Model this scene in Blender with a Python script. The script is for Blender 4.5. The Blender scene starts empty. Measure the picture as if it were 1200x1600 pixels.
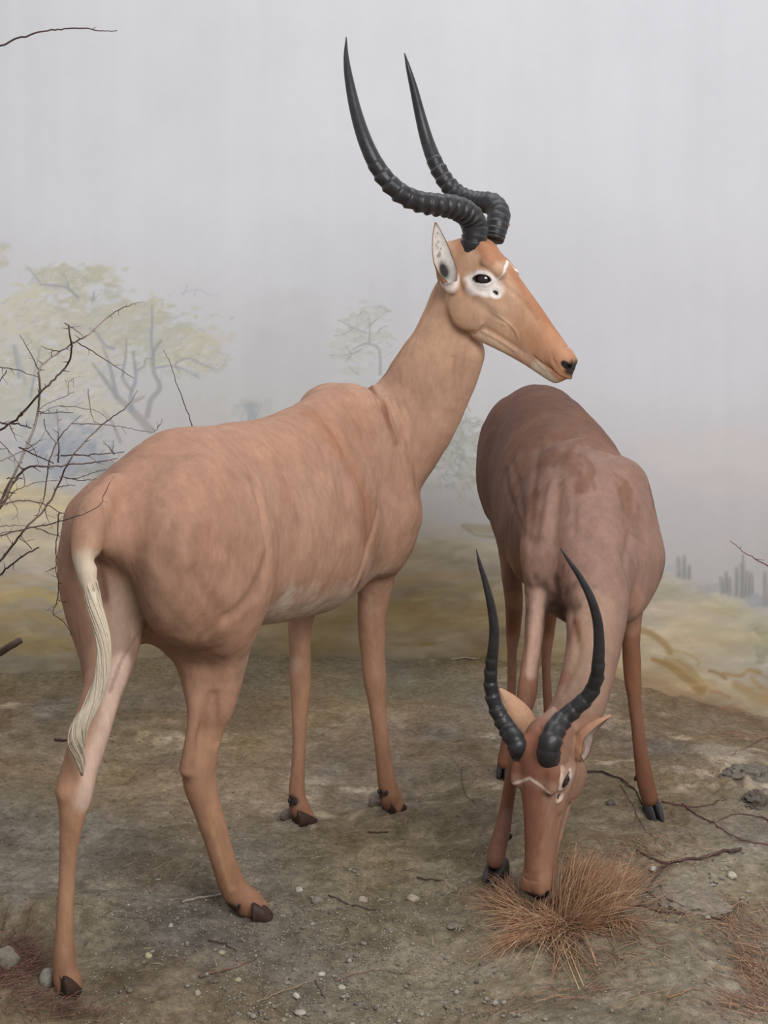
import bpy, bmesh, math, random
import numpy as np
from mathutils import Vector, Matrix
from mathutils.bvhtree import BVHTree

random.seed(7)
rng = np.random.default_rng(7)
C = bpy.context.scene.collection
SC = bpy.context.scene

# ------------------------------------------------------------------ camera, light, exposure
F_PX = 2400.0
CAM_Z = 1.107
PITCH = math.atan(289.0 / F_PX)
cam_data = bpy.data.cameras.new('camera')
cam_data.sensor_fit = 'VERTICAL'
cam_data.sensor_height = 24.0
cam_data.lens = 24.0 * F_PX / 1600.0
cam_data.clip_end = 60
cam = bpy.data.objects.new('camera', cam_data)
C.objects.link(cam)
cam.location = (0, 0, CAM_Z)
cam.rotation_euler = (math.pi / 2 - PITCH, 0, 0)
SC.camera = cam

world = bpy.data.worlds.new('hall_light')
SC.world = world
world.use_nodes = True
world.node_tree.nodes['Background'].inputs['Color'].default_value = (0.93, 0.95, 1.0, 1)
world.node_tree.nodes['Background'].inputs['Strength'].default_value = 0.32


def area(name, loc, target, size, size_y, power, col):
    l = bpy.data.lights.new(name, 'AREA')
    l.shape = 'RECTANGLE'
    l.size = size
    l.size_y = size_y
    l.energy = power
    l.color = col
    o = bpy.data.objects.new(name, l)
    C.objects.link(o)
    o.location = loc
    d = Vector(target) - Vector(loc)
    o.rotation_euler = d.to_track_quat('-Z', 'Y').to_euler()
    return o


# a case lamp overhead, and a stronger unseen light added on the camera side
area('camera_side_light', (1.3, -0.2, 2.4), (0.0, 3.5, 0.7), 2.4, 1.4, 128, (1.0, 0.965, 0.93))
area('case_lamp_top', (0.1, 3.4, 3.8), (0.0, 3.7, 0.5), 3.2, 1.2, 57, (0.97, 0.98, 1.0))

SC.view_settings.view_transform = 'Standard'
SC.view_settings.look = 'None'
SC.view_settings.gamma = 1.0
SC.view_settings.use_curve_mapping = False
SC.view_settings.exposure = 0.0

# ------------------------------------------------------------------ helpers
CP, SP = math.cos(PITCH), math.sin(PITCH)


def at(u, v, Y):
    """a point of the room from a pixel of the 1200x1600 frame and its distance from the glass"""
    a = (u - 600.0) / F_PX
    b = (800.0 - v) / F_PX
    dy = CP + b * SP
    dz = -SP + b * CP
    t = Y / dy
    return np.array([a * t, Y, CAM_Z + dz * t])


def on_ground(u, v, z=0.0):
    a = (u - 600.0) / F_PX
    b = (800.0 - v) / F_PX
    dy = CP + b * SP
    dz = -SP + b * CP
    t = (z - CAM_Z) / dz
    return np.array([a * t, dy * t, z])


def project(X, Y, Z):
    zc = Y * CP - (Z - CAM_Z) * SP
    yc = Y * SP + (Z - CAM_Z) * CP
    return 600 + F_PX * X / zc, 800 - F_PX * yc / zc


def px(r, Y):
    return r * Y / F_PX


def lin(c):
    c = np.asarray(c, dtype=np.float64) / 255.0
    return np.where(c <= 0.04045, c / 12.92, ((c + 0.055) / 1.055) ** 2.4)


def smooth(x, a, b):
    t = np.clip((x - a) / (b - a), 0, 1)
    return t * t * (3 - 2 * t)


def _hash(*ij):
    h = np.zeros(ij[0].shape, dtype=np.uint32)
    for k, i in enumerate(ij):
        h = (h ^ (i.astype(np.int64).astype(np.uint32) * np.uint32([374761393, 668265263, 2246822519][k]))) * np.uint32(2654435761)
        h ^= h >> np.uint32(15)
    h = h * np.uint32(2246822519)
    h ^= h >> np.uint32(13)
    return (h & np.uint32(0xFFFFFF)).astype(np.float32) / 16777215.0


def noise(*xs):
    """value noise in 2 or 3 dimensions, 0..1"""
    xs = [np.asarray(x, dtype=np.float32) for x in xs]
    i = [np.floor(x) for x in xs]
    f = [x - j for x, j in zip(xs, i)]
    f = [a * a * (3 - 2 * a) for a in f]
    out = 0
    n = len(xs)
    for c in range(2 ** n):
        w = 1.0
        idx = []
        for k in range(n):
            b = (c >> k) & 1
            w = w * (f[k] if b else 1 - f[k])
            idx.append(i[k] + b)
        out = out + w * _hash(*idx)
    return out


def fbm(*xs, octaves=4):
    s, a, t = 0, 0.5, 0
    for o in range(octaves):
        s = s + a * noise(*[x * 2 ** o + 17.3 * o for x in xs])
        t += a
        a *= 0.5
    return s / t


def smooth_table(xs, ys, q):
    """monotone-ish cubic (Catmull-Rom) lookup"""
    xs = np.asarray(xs, float)
    ys = np.asarray(ys, float)
    m = np.gradient(ys, xs)
    q = np.clip(q, xs[0], xs[-1])
    i = np.clip(np.searchsorted(xs, q) - 1, 0, len(xs) - 2)
    h = xs[i + 1] - xs[i]
    t = (q - xs[i]) / h
    return ((2 * t ** 3 - 3 * t ** 2 + 1) * ys[i] + (t ** 3 - 2 * t ** 2 + t) * h * m[i]
            + (-2 * t ** 3 + 3 * t ** 2) * ys[i + 1] + (t ** 3 - t ** 2) * h * m[i + 1])


def curve_pts(pts, n_per=6):
    """Catmull-Rom through control rows, returns denser rows"""
    P = np.asarray(pts, float)
    if len(P) < 3:
        t = np.linspace(0, 1, n_per + 1)[:, None]
        return P[0] * (1 - t) + P[-1] * t
    E = np.vstack([2 * P[0] - P[1], P, 2 * P[-1] - P[-2]])
    out = []
    for i in range(len(P) - 1):
        p0, p1, p2, p3 = E[i], E[i + 1], E[i + 2], E[i + 3]
        for k in range(n_per):
            t = k / n_per
            out.append(0.5 * (2 * p1 + (p2 - p0) * t + (2 * p0 - 5 * p1 + 4 * p2 - p3) * t * t + (3 * p1 - p0 - 3 * p2 + p3) * t ** 3))
    out.append(P[-1])
    return np.array(out)


def join_to(o, parent):
    """child keeps its world place while its thing's Empty stands on the floor"""
    if parent is None: return
    o.parent = parent
    w, q = Vector((0, 0, 0)), parent
    while q is not None:
        w += q.location
        q = q.parent
    o.matrix_parent_inverse = Matrix.Translation(-w)


def thing(name, loc, label, cat, group=None):
    o = bpy.data.objects.new(name, None)
    C.objects.link(o)
    o.location = loc
    o.empty_display_size = 0.05
    return tag(o, label, cat, group)


def mesh_obj(name, V, Fc, mat=None, parent=None, colors=None, smooth_shade=True):
    me = bpy.data.meshes.new(name)
    V = np.asarray(V, dtype=np.float32)
    if isinstance(Fc, np.ndarray):
        k = Fc.shape[1]
        me.vertices.add(len(V))
        me.vertices.foreach_set('co', V.ravel())
        me.loops.add(Fc.size)
        me.loops.foreach_set('vertex_index', Fc.ravel().astype(np.int32))
        me.polygons.add(len(Fc))
        me.polygons.foreach_set('loop_start', np.arange(0, Fc.size, k, dtype=np.int32))
        me.update(calc_edges=True)
        me.validate()
    else:
        me.from_pydata(V.tolist(), [], Fc)
        me.update()
    if colors is not None:
        a = me.color_attributes.new('coat', 'FLOAT_COLOR', 'POINT')
        cc = np.ones((len(V), 4), dtype=np.float32)
        cc[:, :3] = np.clip(colors, 0, 1)
        a.data.foreach_set('color', cc.ravel())
    if smooth_shade and len(me.polygons):
        me.polygons.foreach_set('use_smooth', np.ones(len(me.polygons), dtype=bool))
    if mat:
        me.materials.append(mat)
    o = bpy.data.objects.new(name, me)
    C.objects.link(o)
    join_to(o, parent)
    return o


def tag(o, label=None, cat=None, group=None, kind=None):
    if label: o['label'] = label
    if cat: o['category'] = cat
    if group: o['group'] = group
    if kind: o['kind'] = kind
    return o


def frames_along(P):
    T = np.gradient(P, axis=0)
    T /= np.linalg.norm(T, axis=1)[:, None] + 1e-12
    up = np.array([0.0, 0, 1]) if abs(T[0][2]) < 0.9 else np.array([0.0, 1, 0])
    N = np.zeros_like(P)
    n = np.cross(T[0], np.cross(up, T[0]))
    n /= np.linalg.norm(n)
    for i in range(len(P)):
        n = n - T[i] * np.dot(n, T[i])
        n /= np.linalg.norm(n)
        N[i] = n
    B = np.cross(T, N)
    return T, N, B


def tube(rows, sides=8, rfun=None):
    """rows: x,y,z,r -> verts, quads with closed ends"""
    rows = np.asarray(rows, float)
    P, R = rows[:, :3], rows[:, 3]
    T, N, B = frames_along(P)
    a = np.linspace(0, 2 * math.pi, sides, endpoint=False)
    ca, sa = np.cos(a), np.sin(a)
    V = []
    for i in range(len(P)):
        r = R[i] if rfun is None else rfun(i, a) * R[i]
        V.append(P[i] + (N[i][None] * ca[:, None] + B[i][None] * sa[:, None]) * (r if np.isscalar(r) else r[:, None]))
    V = np.vstack(V)
    faces = []
    for i in range(len(P) - 1):
        for j in range(sides):
            k = (j + 1) % sides
            faces.append((i * sides + j, i * sides + k, (i + 1) * sides + k, (i + 1) * sides + j))
    faces.append(tuple(range(sides))[::-1])
    faces.append(tuple((len(P) - 1) * sides + j for j in range(sides)))
    return V, faces


class MB:
    def __init__(self):
        self.V, self.F, self.Cc, self.n = [], [], [], 0

    def add(self, V, Fc, col=None):
        V = np.asarray(V, float)
        self.V.append(V)
        self.F += [tuple(i + self.n for i in f) for f in Fc]
        if col is not None:
            self.Cc.append(np.broadcast_to(np.asarray(col, float), (len(V), 3)))
        self.n += len(V)

    def build(self, name, mat, parent=None, smooth_shade=True):
        return mesh_obj(name, np.vstack(self.V), self.F, mat, parent,
                        np.vstack(self.Cc) if self.Cc else None, smooth_shade)


# ------------------------------------------------------------------ materials
def new_mat(name):
    m = bpy.data.materials.new(name)
    m.use_nodes = True
    nt = m.node_tree
    b = nt.nodes['Principled BSDF']
    return m, nt, b


def N_(nt, kind, **kw):
    n = nt.nodes.new(kind)
    for k, v in kw.items():
        if k in n.inputs.keys():
            n.inputs[k].default_value = v
        else:
            setattr(n, k, v)
    return n


def attr_mat(name, rough=0.7, spec=0.3, noise_scale=30, var=0.12, bump_scale=300, bump=0.15, bump_dist=0.002,
             stretch=(1, 1, 1), sheen=0.0, mottle=None):
    """colour from the painted attribute, varied by two noises, fine relief from a third"""
    m, nt, b = new_mat(name)
    L = nt.links
    at_ = N_(nt, 'ShaderNodeAttribute')
    at_.attribute_name = 'coat'
    tc = N_(nt, 'ShaderNodeTexCoord')
    mp = N_(nt, 'ShaderNodeMapping')
    mp.inputs['Scale'].default_value = stretch
    L.new(tc.outputs['Object'], mp.inputs['Vector'])
    n1 = N_(nt, 'ShaderNodeTexNoise', Scale=noise_scale, Detail=6.0, Roughness=0.6)
    L.new(mp.outputs[0], n1.inputs['Vector'])
    mr = N_(nt, 'ShaderNodeMapRange')
    mr.inputs['From Min'].default_value = 0.3
    mr.inputs['From Max'].default_value = 0.7
    mr.inputs['To Min'].default_value = 1 - var
    mr.inputs['To Max'].default_value = 1 + var
    L.new(n1.outputs['Fac'], mr.inputs['Value'])
    n3 = N_(nt, 'ShaderNodeTexNoise', Scale=bump_scale * 0.6, Detail=3.0, Roughness=0.7)
    L.new(mp.outputs[0], n3.inputs['Vector'])
    mr2 = N_(nt, 'ShaderNodeMapRange')
    mr2.inputs['From Min'].default_value = 0.3
    mr2.inputs['From Max'].default_value = 0.7
    mr2.inputs['To Min'].default_value = 1 - var * 0.6
    mr2.inputs['To Max'].default_value = 1 + var * 0.6
    L.new(n3.outputs['Fac'], mr2.inputs['Value'])
    mu = N_(nt, 'ShaderNodeMath', operation='MULTIPLY')
    L.new(mr.outputs[0], mu.inputs[0])
    L.new(mr2.outputs[0], mu.inputs[1])
    vm = N_(nt, 'ShaderNodeVectorMath', operation='SCALE')
    L.new(at_.outputs['Color'], vm.inputs[0])
    L.new(mu.outputs[0], vm.inputs['Scale'])
    L.new(vm.outputs[0], b.inputs['Base Color'])
    n2 = N_(nt, 'ShaderNodeTexNoise', Scale=bump_scale, Detail=4.0, Roughness=0.6)
    L.new(mp.outputs[0], n2.inputs['Vector'])
    bp = N_(nt, 'ShaderNodeBump', Strength=bump, Distance=bump_dist)
    L.new(n2.outputs['Fac'], bp.inputs['Height'])
    L.new(bp.outputs[0], b.inputs['Normal'])
    b.inputs['Roughness'].default_value = rough
    b.inputs['Specular IOR Level'].default_value = spec
    if sheen:
        b.inputs['Sheen Weight'].default_value = sheen
        b.inputs['Sheen Roughness'].default_value = 0.5
    return m


def plain_mat(name, rgb, rough=0.6, spec=0.3, noise_scale=60, var=0.2, bump_scale=200, bump=0.3, bump_dist=0.002, stretch=(1, 1, 1)):
    m, nt, b = new_mat(name)
    L = nt.links
    tc = N_(nt, 'ShaderNodeTexCoord')
    mp = N_(nt, 'ShaderNodeMapping')
    mp.inputs['Scale'].default_value = stretch
    L.new(tc.outputs['Object'], mp.inputs['Vector'])
    n1 = N_(nt, 'ShaderNodeTexNoise', Scale=noise_scale, Detail=5.0)
    L.new(mp.outputs[0], n1.inputs['Vector'])
    cr = N_(nt, 'ShaderNodeValToRGB')
    c = lin(rgb)
    cr.color_ramp.elements[0].position = 0.3
    cr.color_ramp.elements[0].color = (*(c * (1 - var)), 1)
    cr.color_ramp.elements[1].position = 0.7
    cr.color_ramp.elements[1].color = (*np.clip(c * (1 + var), 0, 1), 1)
    L.new(n1.outputs['Fac'], cr.inputs[0])
    L.new(cr.outputs[0], b.inputs['Base Color'])
    n2 = N_(nt, 'ShaderNodeTexNoise', Scale=bump_scale, Detail=4.0)
    L.new(mp.outputs[0], n2.inputs['Vector'])
    bp = N_(nt, 'ShaderNodeBump', Strength=bump, Distance=bump_dist)
    L.new(n2.outputs['Fac'], bp.inputs['Height'])
    L.new(bp.outputs[0], b.inputs['Normal'])
    b.inputs['Roughness'].default_value = rough
    b.inputs['Specular IOR Level'].default_value = spec
    return m


M_mural = attr_mat('painted_plaster', rough=0.85, spec=0.15, noise_scale=14, var=0.012, bump_scale=80, bump=0.05)
M_soil = attr_mat('dry_soil', rough=0.95, spec=0.1, noise_scale=60, var=0.30, bump_scale=230, bump=0.9, bump_dist=0.005)
M_coat = attr_mat('short_fur', rough=0.66, spec=0.22, noise_scale=30, var=0.11, bump_scale=260, bump=0.35, bump_dist=0.002, stretch=(1, 1, 0.4))
M_horn = attr_mat('horn', rough=0.38, spec=0.42, noise_scale=50, var=0.25, bump_scale=260, bump=0.35, bump_dist=0.0012)
M_ear = attr_mat('ear_fur', rough=0.75, spec=0.2, noise_scale=90, var=0.1, bump_scale=500, bump=0.3, bump_dist=0.001)
M_hoof = plain_mat('hoof', (42, 40, 42), rough=0.45, spec=0.4, noise_scale=60, var=0.35)
M_hoof_brown = plain_mat('hoof_brown', (60, 43, 36), rough=0.55, spec=0.3, noise_scale=60, var=0.35)
M_tail = attr_mat('tail_hair', rough=0.6, spec=0.3, noise_scale=40, var=0.1, bump_scale=500, bump=0.3, bump_dist=0.001, stretch=(1, 1, 0.1))
M_bark = attr_mat('bark', rough=0.8, spec=0.2, noise_scale=60, var=0.25, bump_scale=300, bump=0.4, bump_dist=0.001)
M_grass = attr_mat('dry_grass', rough=0.65, spec=0.25, noise_scale=40, var=0.2, bump_scale=300, bump=0.1)
M_stone = attr_mat('stone', rough=0.85, spec=0.2, noise_scale=120, var=0.2, bump_scale=400, bump=0.5, bump_dist=0.001)

m, nt, b = new_mat('glass_eye')
tc = N_(nt, 'ShaderNodeTexCoord')
gr = N_(nt, 'ShaderNodeTexNoise', Scale=30.0)
nt.links.new(tc.outputs['Object'], gr.inputs['Vector'])
cr = N_(nt, 'ShaderNodeValToRGB')
cr.color_ramp.elements[0].color = (0.006, 0.003, 0.003, 1)
cr.color_ramp.elements[1].color = (0.022, 0.010, 0.008, 1)
nt.links.new(gr.outputs['Fac'], cr.inputs[0])
nt.links.new(cr.outputs[0], b.inputs['Base Color'])
b.inputs['Roughness'].default_value = 0.08
b.inputs['Coat Weight'].default_value = 1.0
b.inputs['Coat Roughness'].default_value = 0.03
M_eye = m

# ------------------------------------------------------------------ the setting: curved painted wall and earth floor
WALL_LIGHT = 0.80      # light the wall receives, used once to turn paint tones into reflectance
# paint factor by height, darker upward to offset the lamps' uneven light
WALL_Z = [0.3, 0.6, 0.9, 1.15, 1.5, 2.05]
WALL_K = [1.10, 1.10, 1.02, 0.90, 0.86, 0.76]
U0, V0, CW, CH = -80, -80, 1380, 1290


class Canvas:
    """the mural's paint layer, in sRGB tones"""

    def __init__(self):
        u = np.arange(CW, dtype=np.float32) + U0
        v = np.arange(CH, dtype=np.float32) + V0
        self.U, self.W = np.meshgrid(u, v)
        U, W = self.U, self.W
        vs = [-80, 20, 300, 500, 600, 700, 800, 900, 1210]
        left = np.array([(204, 206, 211), (205, 207, 212), (201, 202, 207), (193, 193, 197), (187, 186, 188), (180, 178, 178), (170, 166, 162), (165, 160, 152), (165, 160, 152)], float)
        mid = np.array([(209, 210, 216), (210, 211, 217), (205, 206, 212), (195, 196, 201), (186, 186, 189), (176, 175, 176), (164, 160, 156), (160, 155, 148), (160, 155, 148)], float)
        rig = np.array([(211, 213, 220), (212, 213, 220), (208, 209, 217), (201, 202, 210), (194, 194, 202), (186, 184, 189), (179, 175, 178), (173, 169, 172), (173, 169, 172)], float)
        self.A = np.zeros(U.shape + (3,), dtype=np.float32)
        wl = np.clip(1 - U / 550, 0, 1)
        wr = np.clip((U - 550) / 500, 0, 1)
        wl, wr = wl * wl * (3 - 2 * wl), wr * wr * (3 - 2 * wr)
        for c in range(3):
            a = np.interp(W, vs, left[:, c])
            b = np.interp(W, vs, mid[:, c])
            d = np.interp(W, vs, rig[:, c])
            self.A[..., c] = a * wl + d * wr + b * (1 - wl - wr)
        streak = fbm(U / 26, W / 700, octaves=3) - 0.5
        soft = fbm(U / 190, W / 190, octaves=3) - 0.5
        self.A += (streak * 4.5 + soft * 8)[..., None]

    def over(self, mask, col, sl=None):
        A = self.A if sl is None else self.A[sl]
        A += (np.asarray(col, np.float32) - A) * mask[..., None]

    def blob(self, u, v, ru, rv, col, alpha, ragged=0.5, grain=18):
        x0, x1 = int(max(0, u - 1.5 * ru - U0)), int(min(CW, u + 1.5 * ru - U0))
        y0, y1 = int(max(0, v - 1.5 * rv - V0)), int(min(CH, v + 1.5 * rv - V0))
        if x1 <= x0 or y1 <= y0: return
        sl = (slice(y0, y1), slice(x0, x1))
        U, W = self.U[sl], self.W[sl]
        d = np.sqrt(((U - u) / ru) ** 2 + ((W - v) / rv) ** 2)
        n = fbm(U / grain, W / grain * 1.7, octaves=3)
        m = smooth(1.0 - d + ragged * (n - 0.5) * 1.6, 0.0, 0.35) * alpha * (0.6 + 0.4 * smooth(n, 0.35, 0.65))
        self.over(m.astype(np.float32), col, sl)

    def stroke(self, pts, w0, w1, col, alpha=1.0, soft=0.6, n_per=5):
        P = curve_pts(pts, n_per) if len(pts) > 2 else np.asarray(pts, float)
        W_ = np.linspace(w0, w1, len(P))
        pad = max(w0, w1) + 2
        x0, x1 = int(max(0, P[:, 0].min() - pad - U0)), int(min(CW, P[:, 0].max() + pad + 1 - U0))
        y0, y1 = int(max(0, P[:, 1].min() - pad - V0)), int(min(CH, P[:, 1].max() + pad + 1 - V0))
        if x1 <= x0 or y1 <= y0: return
        sl = (slice(y0, y1), slice(x0, x1))
        U, W = self.U[sl], self.W[sl]
        best = np.full(U.shape, -9.0, np.float32)
        for i in range(len(P) - 1):
            a, b = P[i], P[i + 1]
            ab = b - a
            t = np.clip(((U - a[0]) * ab[0] + (W - a[1]) * ab[1]) / (ab @ ab + 1e-9), 0, 1)
            d = np.hypot(U - a[0] - ab[0] * t, W - a[1] - ab[1] * t)
            w = (W_[i] * (1 - t) + W_[i + 1] * t) * 0.5
            best = np.maximum(best, (w - d) / (soft + 0.35 * w))
        self.over((smooth(best, -1.0, 0.6) * alpha).astype(np.float32), col, sl)


def paint_mural():
    cv = Canvas()
    U, W = cv.U, cv.W
    # painted plain, swelling hills and haze
    line = np.interp(U, [-80, 0, 130, 300, 450, 640, 700, 760, 850, 1000, 1060, 1130, 1200, 1300],
                     [728, 738, 768, 800, 800, 792, 812, 832, 850, 872, 896, 918, 950, 985])
    line = line + (fbm(U / 40, W * 0, octaves=3) - 0.5) * 14
    plain = smooth(W - line, -10, 22)
    t = W - line
    gl = np.array([[np.interp(t, [0, 60, 140, 200, 280, 420], [x[i] for x in ((188, 178, 152), (186, 175, 152), (176, 165, 145), (164, 150, 124), (138, 126, 102), (120, 109, 90))])] for i in range(3)])[:, 0]
    gm = np.array([[np.interp(t, [0, 30, 90, 150, 230, 330], [x[i] for x in ((162, 158, 150), (156, 148, 134), (142, 130, 108), (130, 116, 92), (122, 110, 88), (117, 106, 88))])] for i in range(3)])[:, 0]
    gr_ = np.array([[np.interp(t, [0, 30, 90, 150, 210, 300], [x[i] for x in ((172, 168, 158), (170, 164, 146), (170, 160, 144), (168, 157, 136), (150, 130, 106), (128, 112, 92))])] for i in range(3)])[:, 0]
    wl = 1 - smooth(U, 60, 420)
    wr = smooth(U, 820, 1020)
    g = gl * wl + gr_ * wr + gm * (1 - wl - wr)
    g = np.moveaxis(g, 0, -1)
    n = fbm(U / 70, W / 22, octaves=4) - 0.5
    n2 = fbm(U / 23 + W / 40, W / 8, octaves=3) - 0.5
    g = g + (n * 34 + n2 * 22)[..., None] + (fbm(U / 120 + 9, W / 40 + 3, octaves=2) - 0.5)[..., None] * np.array([22, 12, -12])
    cv.A += (g.astype(np.float32) - cv.A) * plain[..., None].astype(np.float32)
    # misty bands
    cv.blob(1150, 720, 170, 60, (196, 184, 180), 0.45, 0.3, 60)
    cv.blob(1120, 800, 190, 70, (176, 172, 176), 0.35, 0.3, 60)
    cv.blob(700, 800, 120, 60, (156, 152, 148), 0.45, 0.3, 50)
    cv.blob(460, 560, 90, 110, (182, 182, 186), 0.3, 0.3, 60)
    r = np.random.default_rng(3)
    # big tree group beside the thorn bush
    leaf = [(190, 187, 160), (183, 181, 155), (198, 193, 166), (176, 178, 160), (196, 188, 165)]
    for (u, v, ru, rv, a) in ((110, 440, 75, 24, .75), (55, 500, 85, 55, .7), (150, 500, 95, 60, .6), (250, 520, 75, 60, .5), (300, 560, 55, 32, .45),
                              (0, 410, 18, 12, .6), (5, 385, 14, 10, .6), (40, 570, 75, 45, .45), (110, 590, 60, 45, .5), (225, 490, 55, 35, .5),
                              (315, 525, 45, 16, .5), (10, 640, 60, 40, .5), (160, 640, 50, 40, .35)):
        for k in range(3):
            cv.blob(u + r.normal(0, ru * .2), v + r.normal(0, rv * .2), ru * .85, rv * .8, leaf[r.integers(5)], a, 1.0, 14)
    cv.blob(95, 690, 62, 50, (150, 158, 172), .8, .9, 20)
    cv.blob(120, 720, 60, 36, (140, 150, 166), .7, .9, 16)
    cv.blob(40, 715, 50, 40, (158, 163, 170), .7, .9, 20)
    cv.blob(160, 745, 50, 22, (150, 152, 140), .7, .7, 16)
    cv.blob(60, 650, 60, 45, (182, 182, 166), .5, .9, 20)
    cv.blob(0, 735, 60, 30, (170, 170, 158), .6, .9, 20)
    for k in range(900):
        z = [(110, 440, 70, 22), (60, 500, 90, 50), (150, 505, 95, 55), (255, 525, 75, 50), (300, 570, 55, 25), (45, 600, 70, 45), (100, 690, 70, 50), (130, 600, 60, 50)][r.integers(8)]
        u, v = r.normal(z[0], z[2] * .5), r.normal(z[1], z[3] * .5)
        a, l = r.normal(-0.25, .5), r.uniform(5, 17)
        c = [(201, 196, 168), (178, 176, 148), (186, 183, 158), (165, 170, 176), (205, 202, 184), (172, 172, 155)][r.integers(6)]
        if z[1] == 690: c = [(140, 150, 168), (160, 166, 172), (170, 172, 164), (128, 140, 160)][r.integers(4)]
        cv.stroke([(u, v), (u + l * math.cos(a), v + l * math.sin(a))], r.uniform(2, 4.5), 1, c, .42, 1.2)
    bl = (146, 150, 164)
    br = (152, 151, 150)
    for pts, w0, w1, c in (([(235, 672), (205, 640), (185, 622), (165, 595), (145, 568)], 12, 3, br), ([(182, 620), (176, 590), (168, 560), (160, 542)], 7, 2, bl),
                           ([(205, 640), (205, 615), (212, 590), (208, 550)], 8, 3, bl), ([(205, 610), (192, 590), (196, 560), (198, 530)], 5, 2, br),
                           ([(230, 650), (236, 625), (250, 605), (240, 580), (240, 550), (252, 532)], 8, 4, br), ([(240, 555), (236, 530), (238, 505), (238, 475)], 4, 1.5, bl),
                           ([(243, 575), (265, 572), (290, 578), (310, 590)], 3, 1, bl), ([(280, 580), (275, 568), (295, 560), (318, 570), (338, 578)], 3, 1, bl),
                           ([(212, 580), (225, 572), (228, 560), (242, 562)], 3, 1.5, bl), ([(122, 465), (105, 450), (85, 446), (62, 445)], 3.5, 2, bl),
                           ([(62, 440), (52, 428), (44, 418)], 2.5, 1, br), ([(108, 452), (104, 438), (98, 428)], 2.5, 1, bl), ([(145, 470), (147, 456)], 3, 2, bl),
                           ([(178, 545), (165, 540), (150, 520), (140, 512)], 4, 2, bl), ([(30, 590), (25, 560), (20, 540)], 4, 2, bl), ([(48, 620), (55, 580), (62, 545)], 4, 2, bl),
                           ([(100, 690), (90, 660), (84, 640)], 4, 1.5, bl), ([(40, 600), (32, 570), (24, 540)], 6, 3, (165, 166, 170)),
                           ([(188, 690), (175, 660), (160, 640)], 5, 2, br), ([(305, 585), (312, 592)], 3, 1, bl),
                           ([(212, 626), (225, 620)], 6, 3, (158, 155, 150))):
        cv.stroke(pts, w0, w1, c, .8, .9)
    cv.stroke([(285, 460), (290, 454), (292, 446)], 2.4, 1.2, bl, .4, .9)
    cv.stroke([(290, 456), (310, 452), (326, 460), (342, 462)], 2, 1, bl, .3, .9)
    # slight tree in the middle
    for (u, v, ru, rv) in ((560, 500, 26, 14), (545, 520, 24, 12), (590, 488, 22, 10), (600, 520, 14, 12), (572, 528, 20, 10), (540, 555, 26, 10), (530, 540, 16, 10), (560, 580, 30, 8)):
        cv.blob(u, v, ru, rv, (184, 184, 168), .55, 1.0, 8)
    for pts, w in (([(594, 585), (594, 560), (590, 543), (572, 537), (552, 545)], 4), ([(577, 535), (578, 515), (576, 495)], 3), ([(578, 508), (592, 496)], 2), ([(572, 520), (552, 512), (540, 505), (528, 500)], 2.2),
                   ([(552, 513), (538, 522), (522, 524)], 1.8), ([(566, 545), (550, 552), (540, 540)], 2.2), ([(550, 552), (535, 556), (516, 555)], 1.6), ([(548, 556), (540, 565)], 2), ([(590, 520), (596, 512), (605, 510)], 1.6),
                   ([(560, 585), (552, 580), (546, 572)], 1.6), ([(562, 492), (566, 486)], 2), ([(592, 478), (606, 484)], 1.5), ([(600, 488), (612, 486)], 1.5)):
        cv.stroke(pts, w, w * .6, (150, 152, 152), .7, .7)
    for k in range(160):
        u, v = r.normal(568, 26), r.normal(525, 28)
        if (u - 568) ** 2 / 2600 + (v - 525) ** 2 / 3000 > 1: continue
        a = r.uniform(-.6, .6)
        cv.stroke([(u, v), (u + 8 * math.cos(a), v + 8 * math.sin(a))], 2, .8, [(176, 178, 160), (164, 168, 166), (192, 190, 172)][r.integers(3)], .45, .9)
    # shrub behind the back line
    cv.blob(395, 640, 34, 24, (174, 176, 172), .6, 1.0, 10)
    for k in range(26):
        a = r.uniform(-2.6, -.5)
        q = r.uniform(.4, 1)
        cv.stroke([(392 + r.normal(0, 8), 656), (394 + 14 * q * math.cos(a) + r.normal(0, 4), 642 + 12 * math.sin(a)), (392 + 34 * q * math.cos(a), 650 + 30 * q * math.sin(a))], 2.4, 1, (154, 160, 166), .38, .9)
    cv.blob(330, 640, 40, 24, (184, 180, 168), .4, 1, 14)
    # foliage between the two animals
    for (u, v, ru, rv) in ((720, 690, 38, 34), (735, 730, 26, 26), (700, 720, 28, 22), (735, 665, 22, 14), (725, 755, 14, 24), (670, 760, 22, 12)):
        cv.blob(u, v, ru, rv, (158, 158, 146), .6, 1.0, 10)
    for k in range(170):
        u, v = r.normal(718, 22), r.normal(712, 32)
        a = r.normal(.9, .6)
        cv.stroke([(u, v), (u + 12 * math.cos(a), v + 12 * math.sin(a))], 2.6, .8, [(140, 144, 136), (168, 168, 156), (150, 150, 140), (132, 138, 136)][r.integers(4)], .5, .9)
    # low ochre tongue beside the dark animal's flank
    cv.stroke([(725, 823), (750, 826), (790, 828)], 10, 14, (150, 138, 108), .8, 1.5)
    cv.stroke([(724, 822), (745, 836), (790, 840)], 3, 5, (138, 126, 98), .6, 1.2)
    # cacti and far bushes on the other slope
    cc = (134, 136, 130)
    for (u, v, h_) in ((1060, 900, 28), (1068, 902, 32), (1076, 903, 18), (1128, 925, 22), (1134, 925, 30), (1140, 928, 24), (1150, 930, 42), (1158, 932, 50), (1163, 932, 44), (1169, 930, 36), (1174, 926, 30), (1195, 945, 50), (1203, 948, 60)):
        cv.stroke([(u, v), (u + r.normal(0, 1), v - h_)], 7, 4.5, cc, .6, 1.5)
        cv.stroke([(u + 1.5, v), (u + 1.5, v - h_ * .9)], 1.5, 1, (116, 118, 120), .5, .8)
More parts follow.
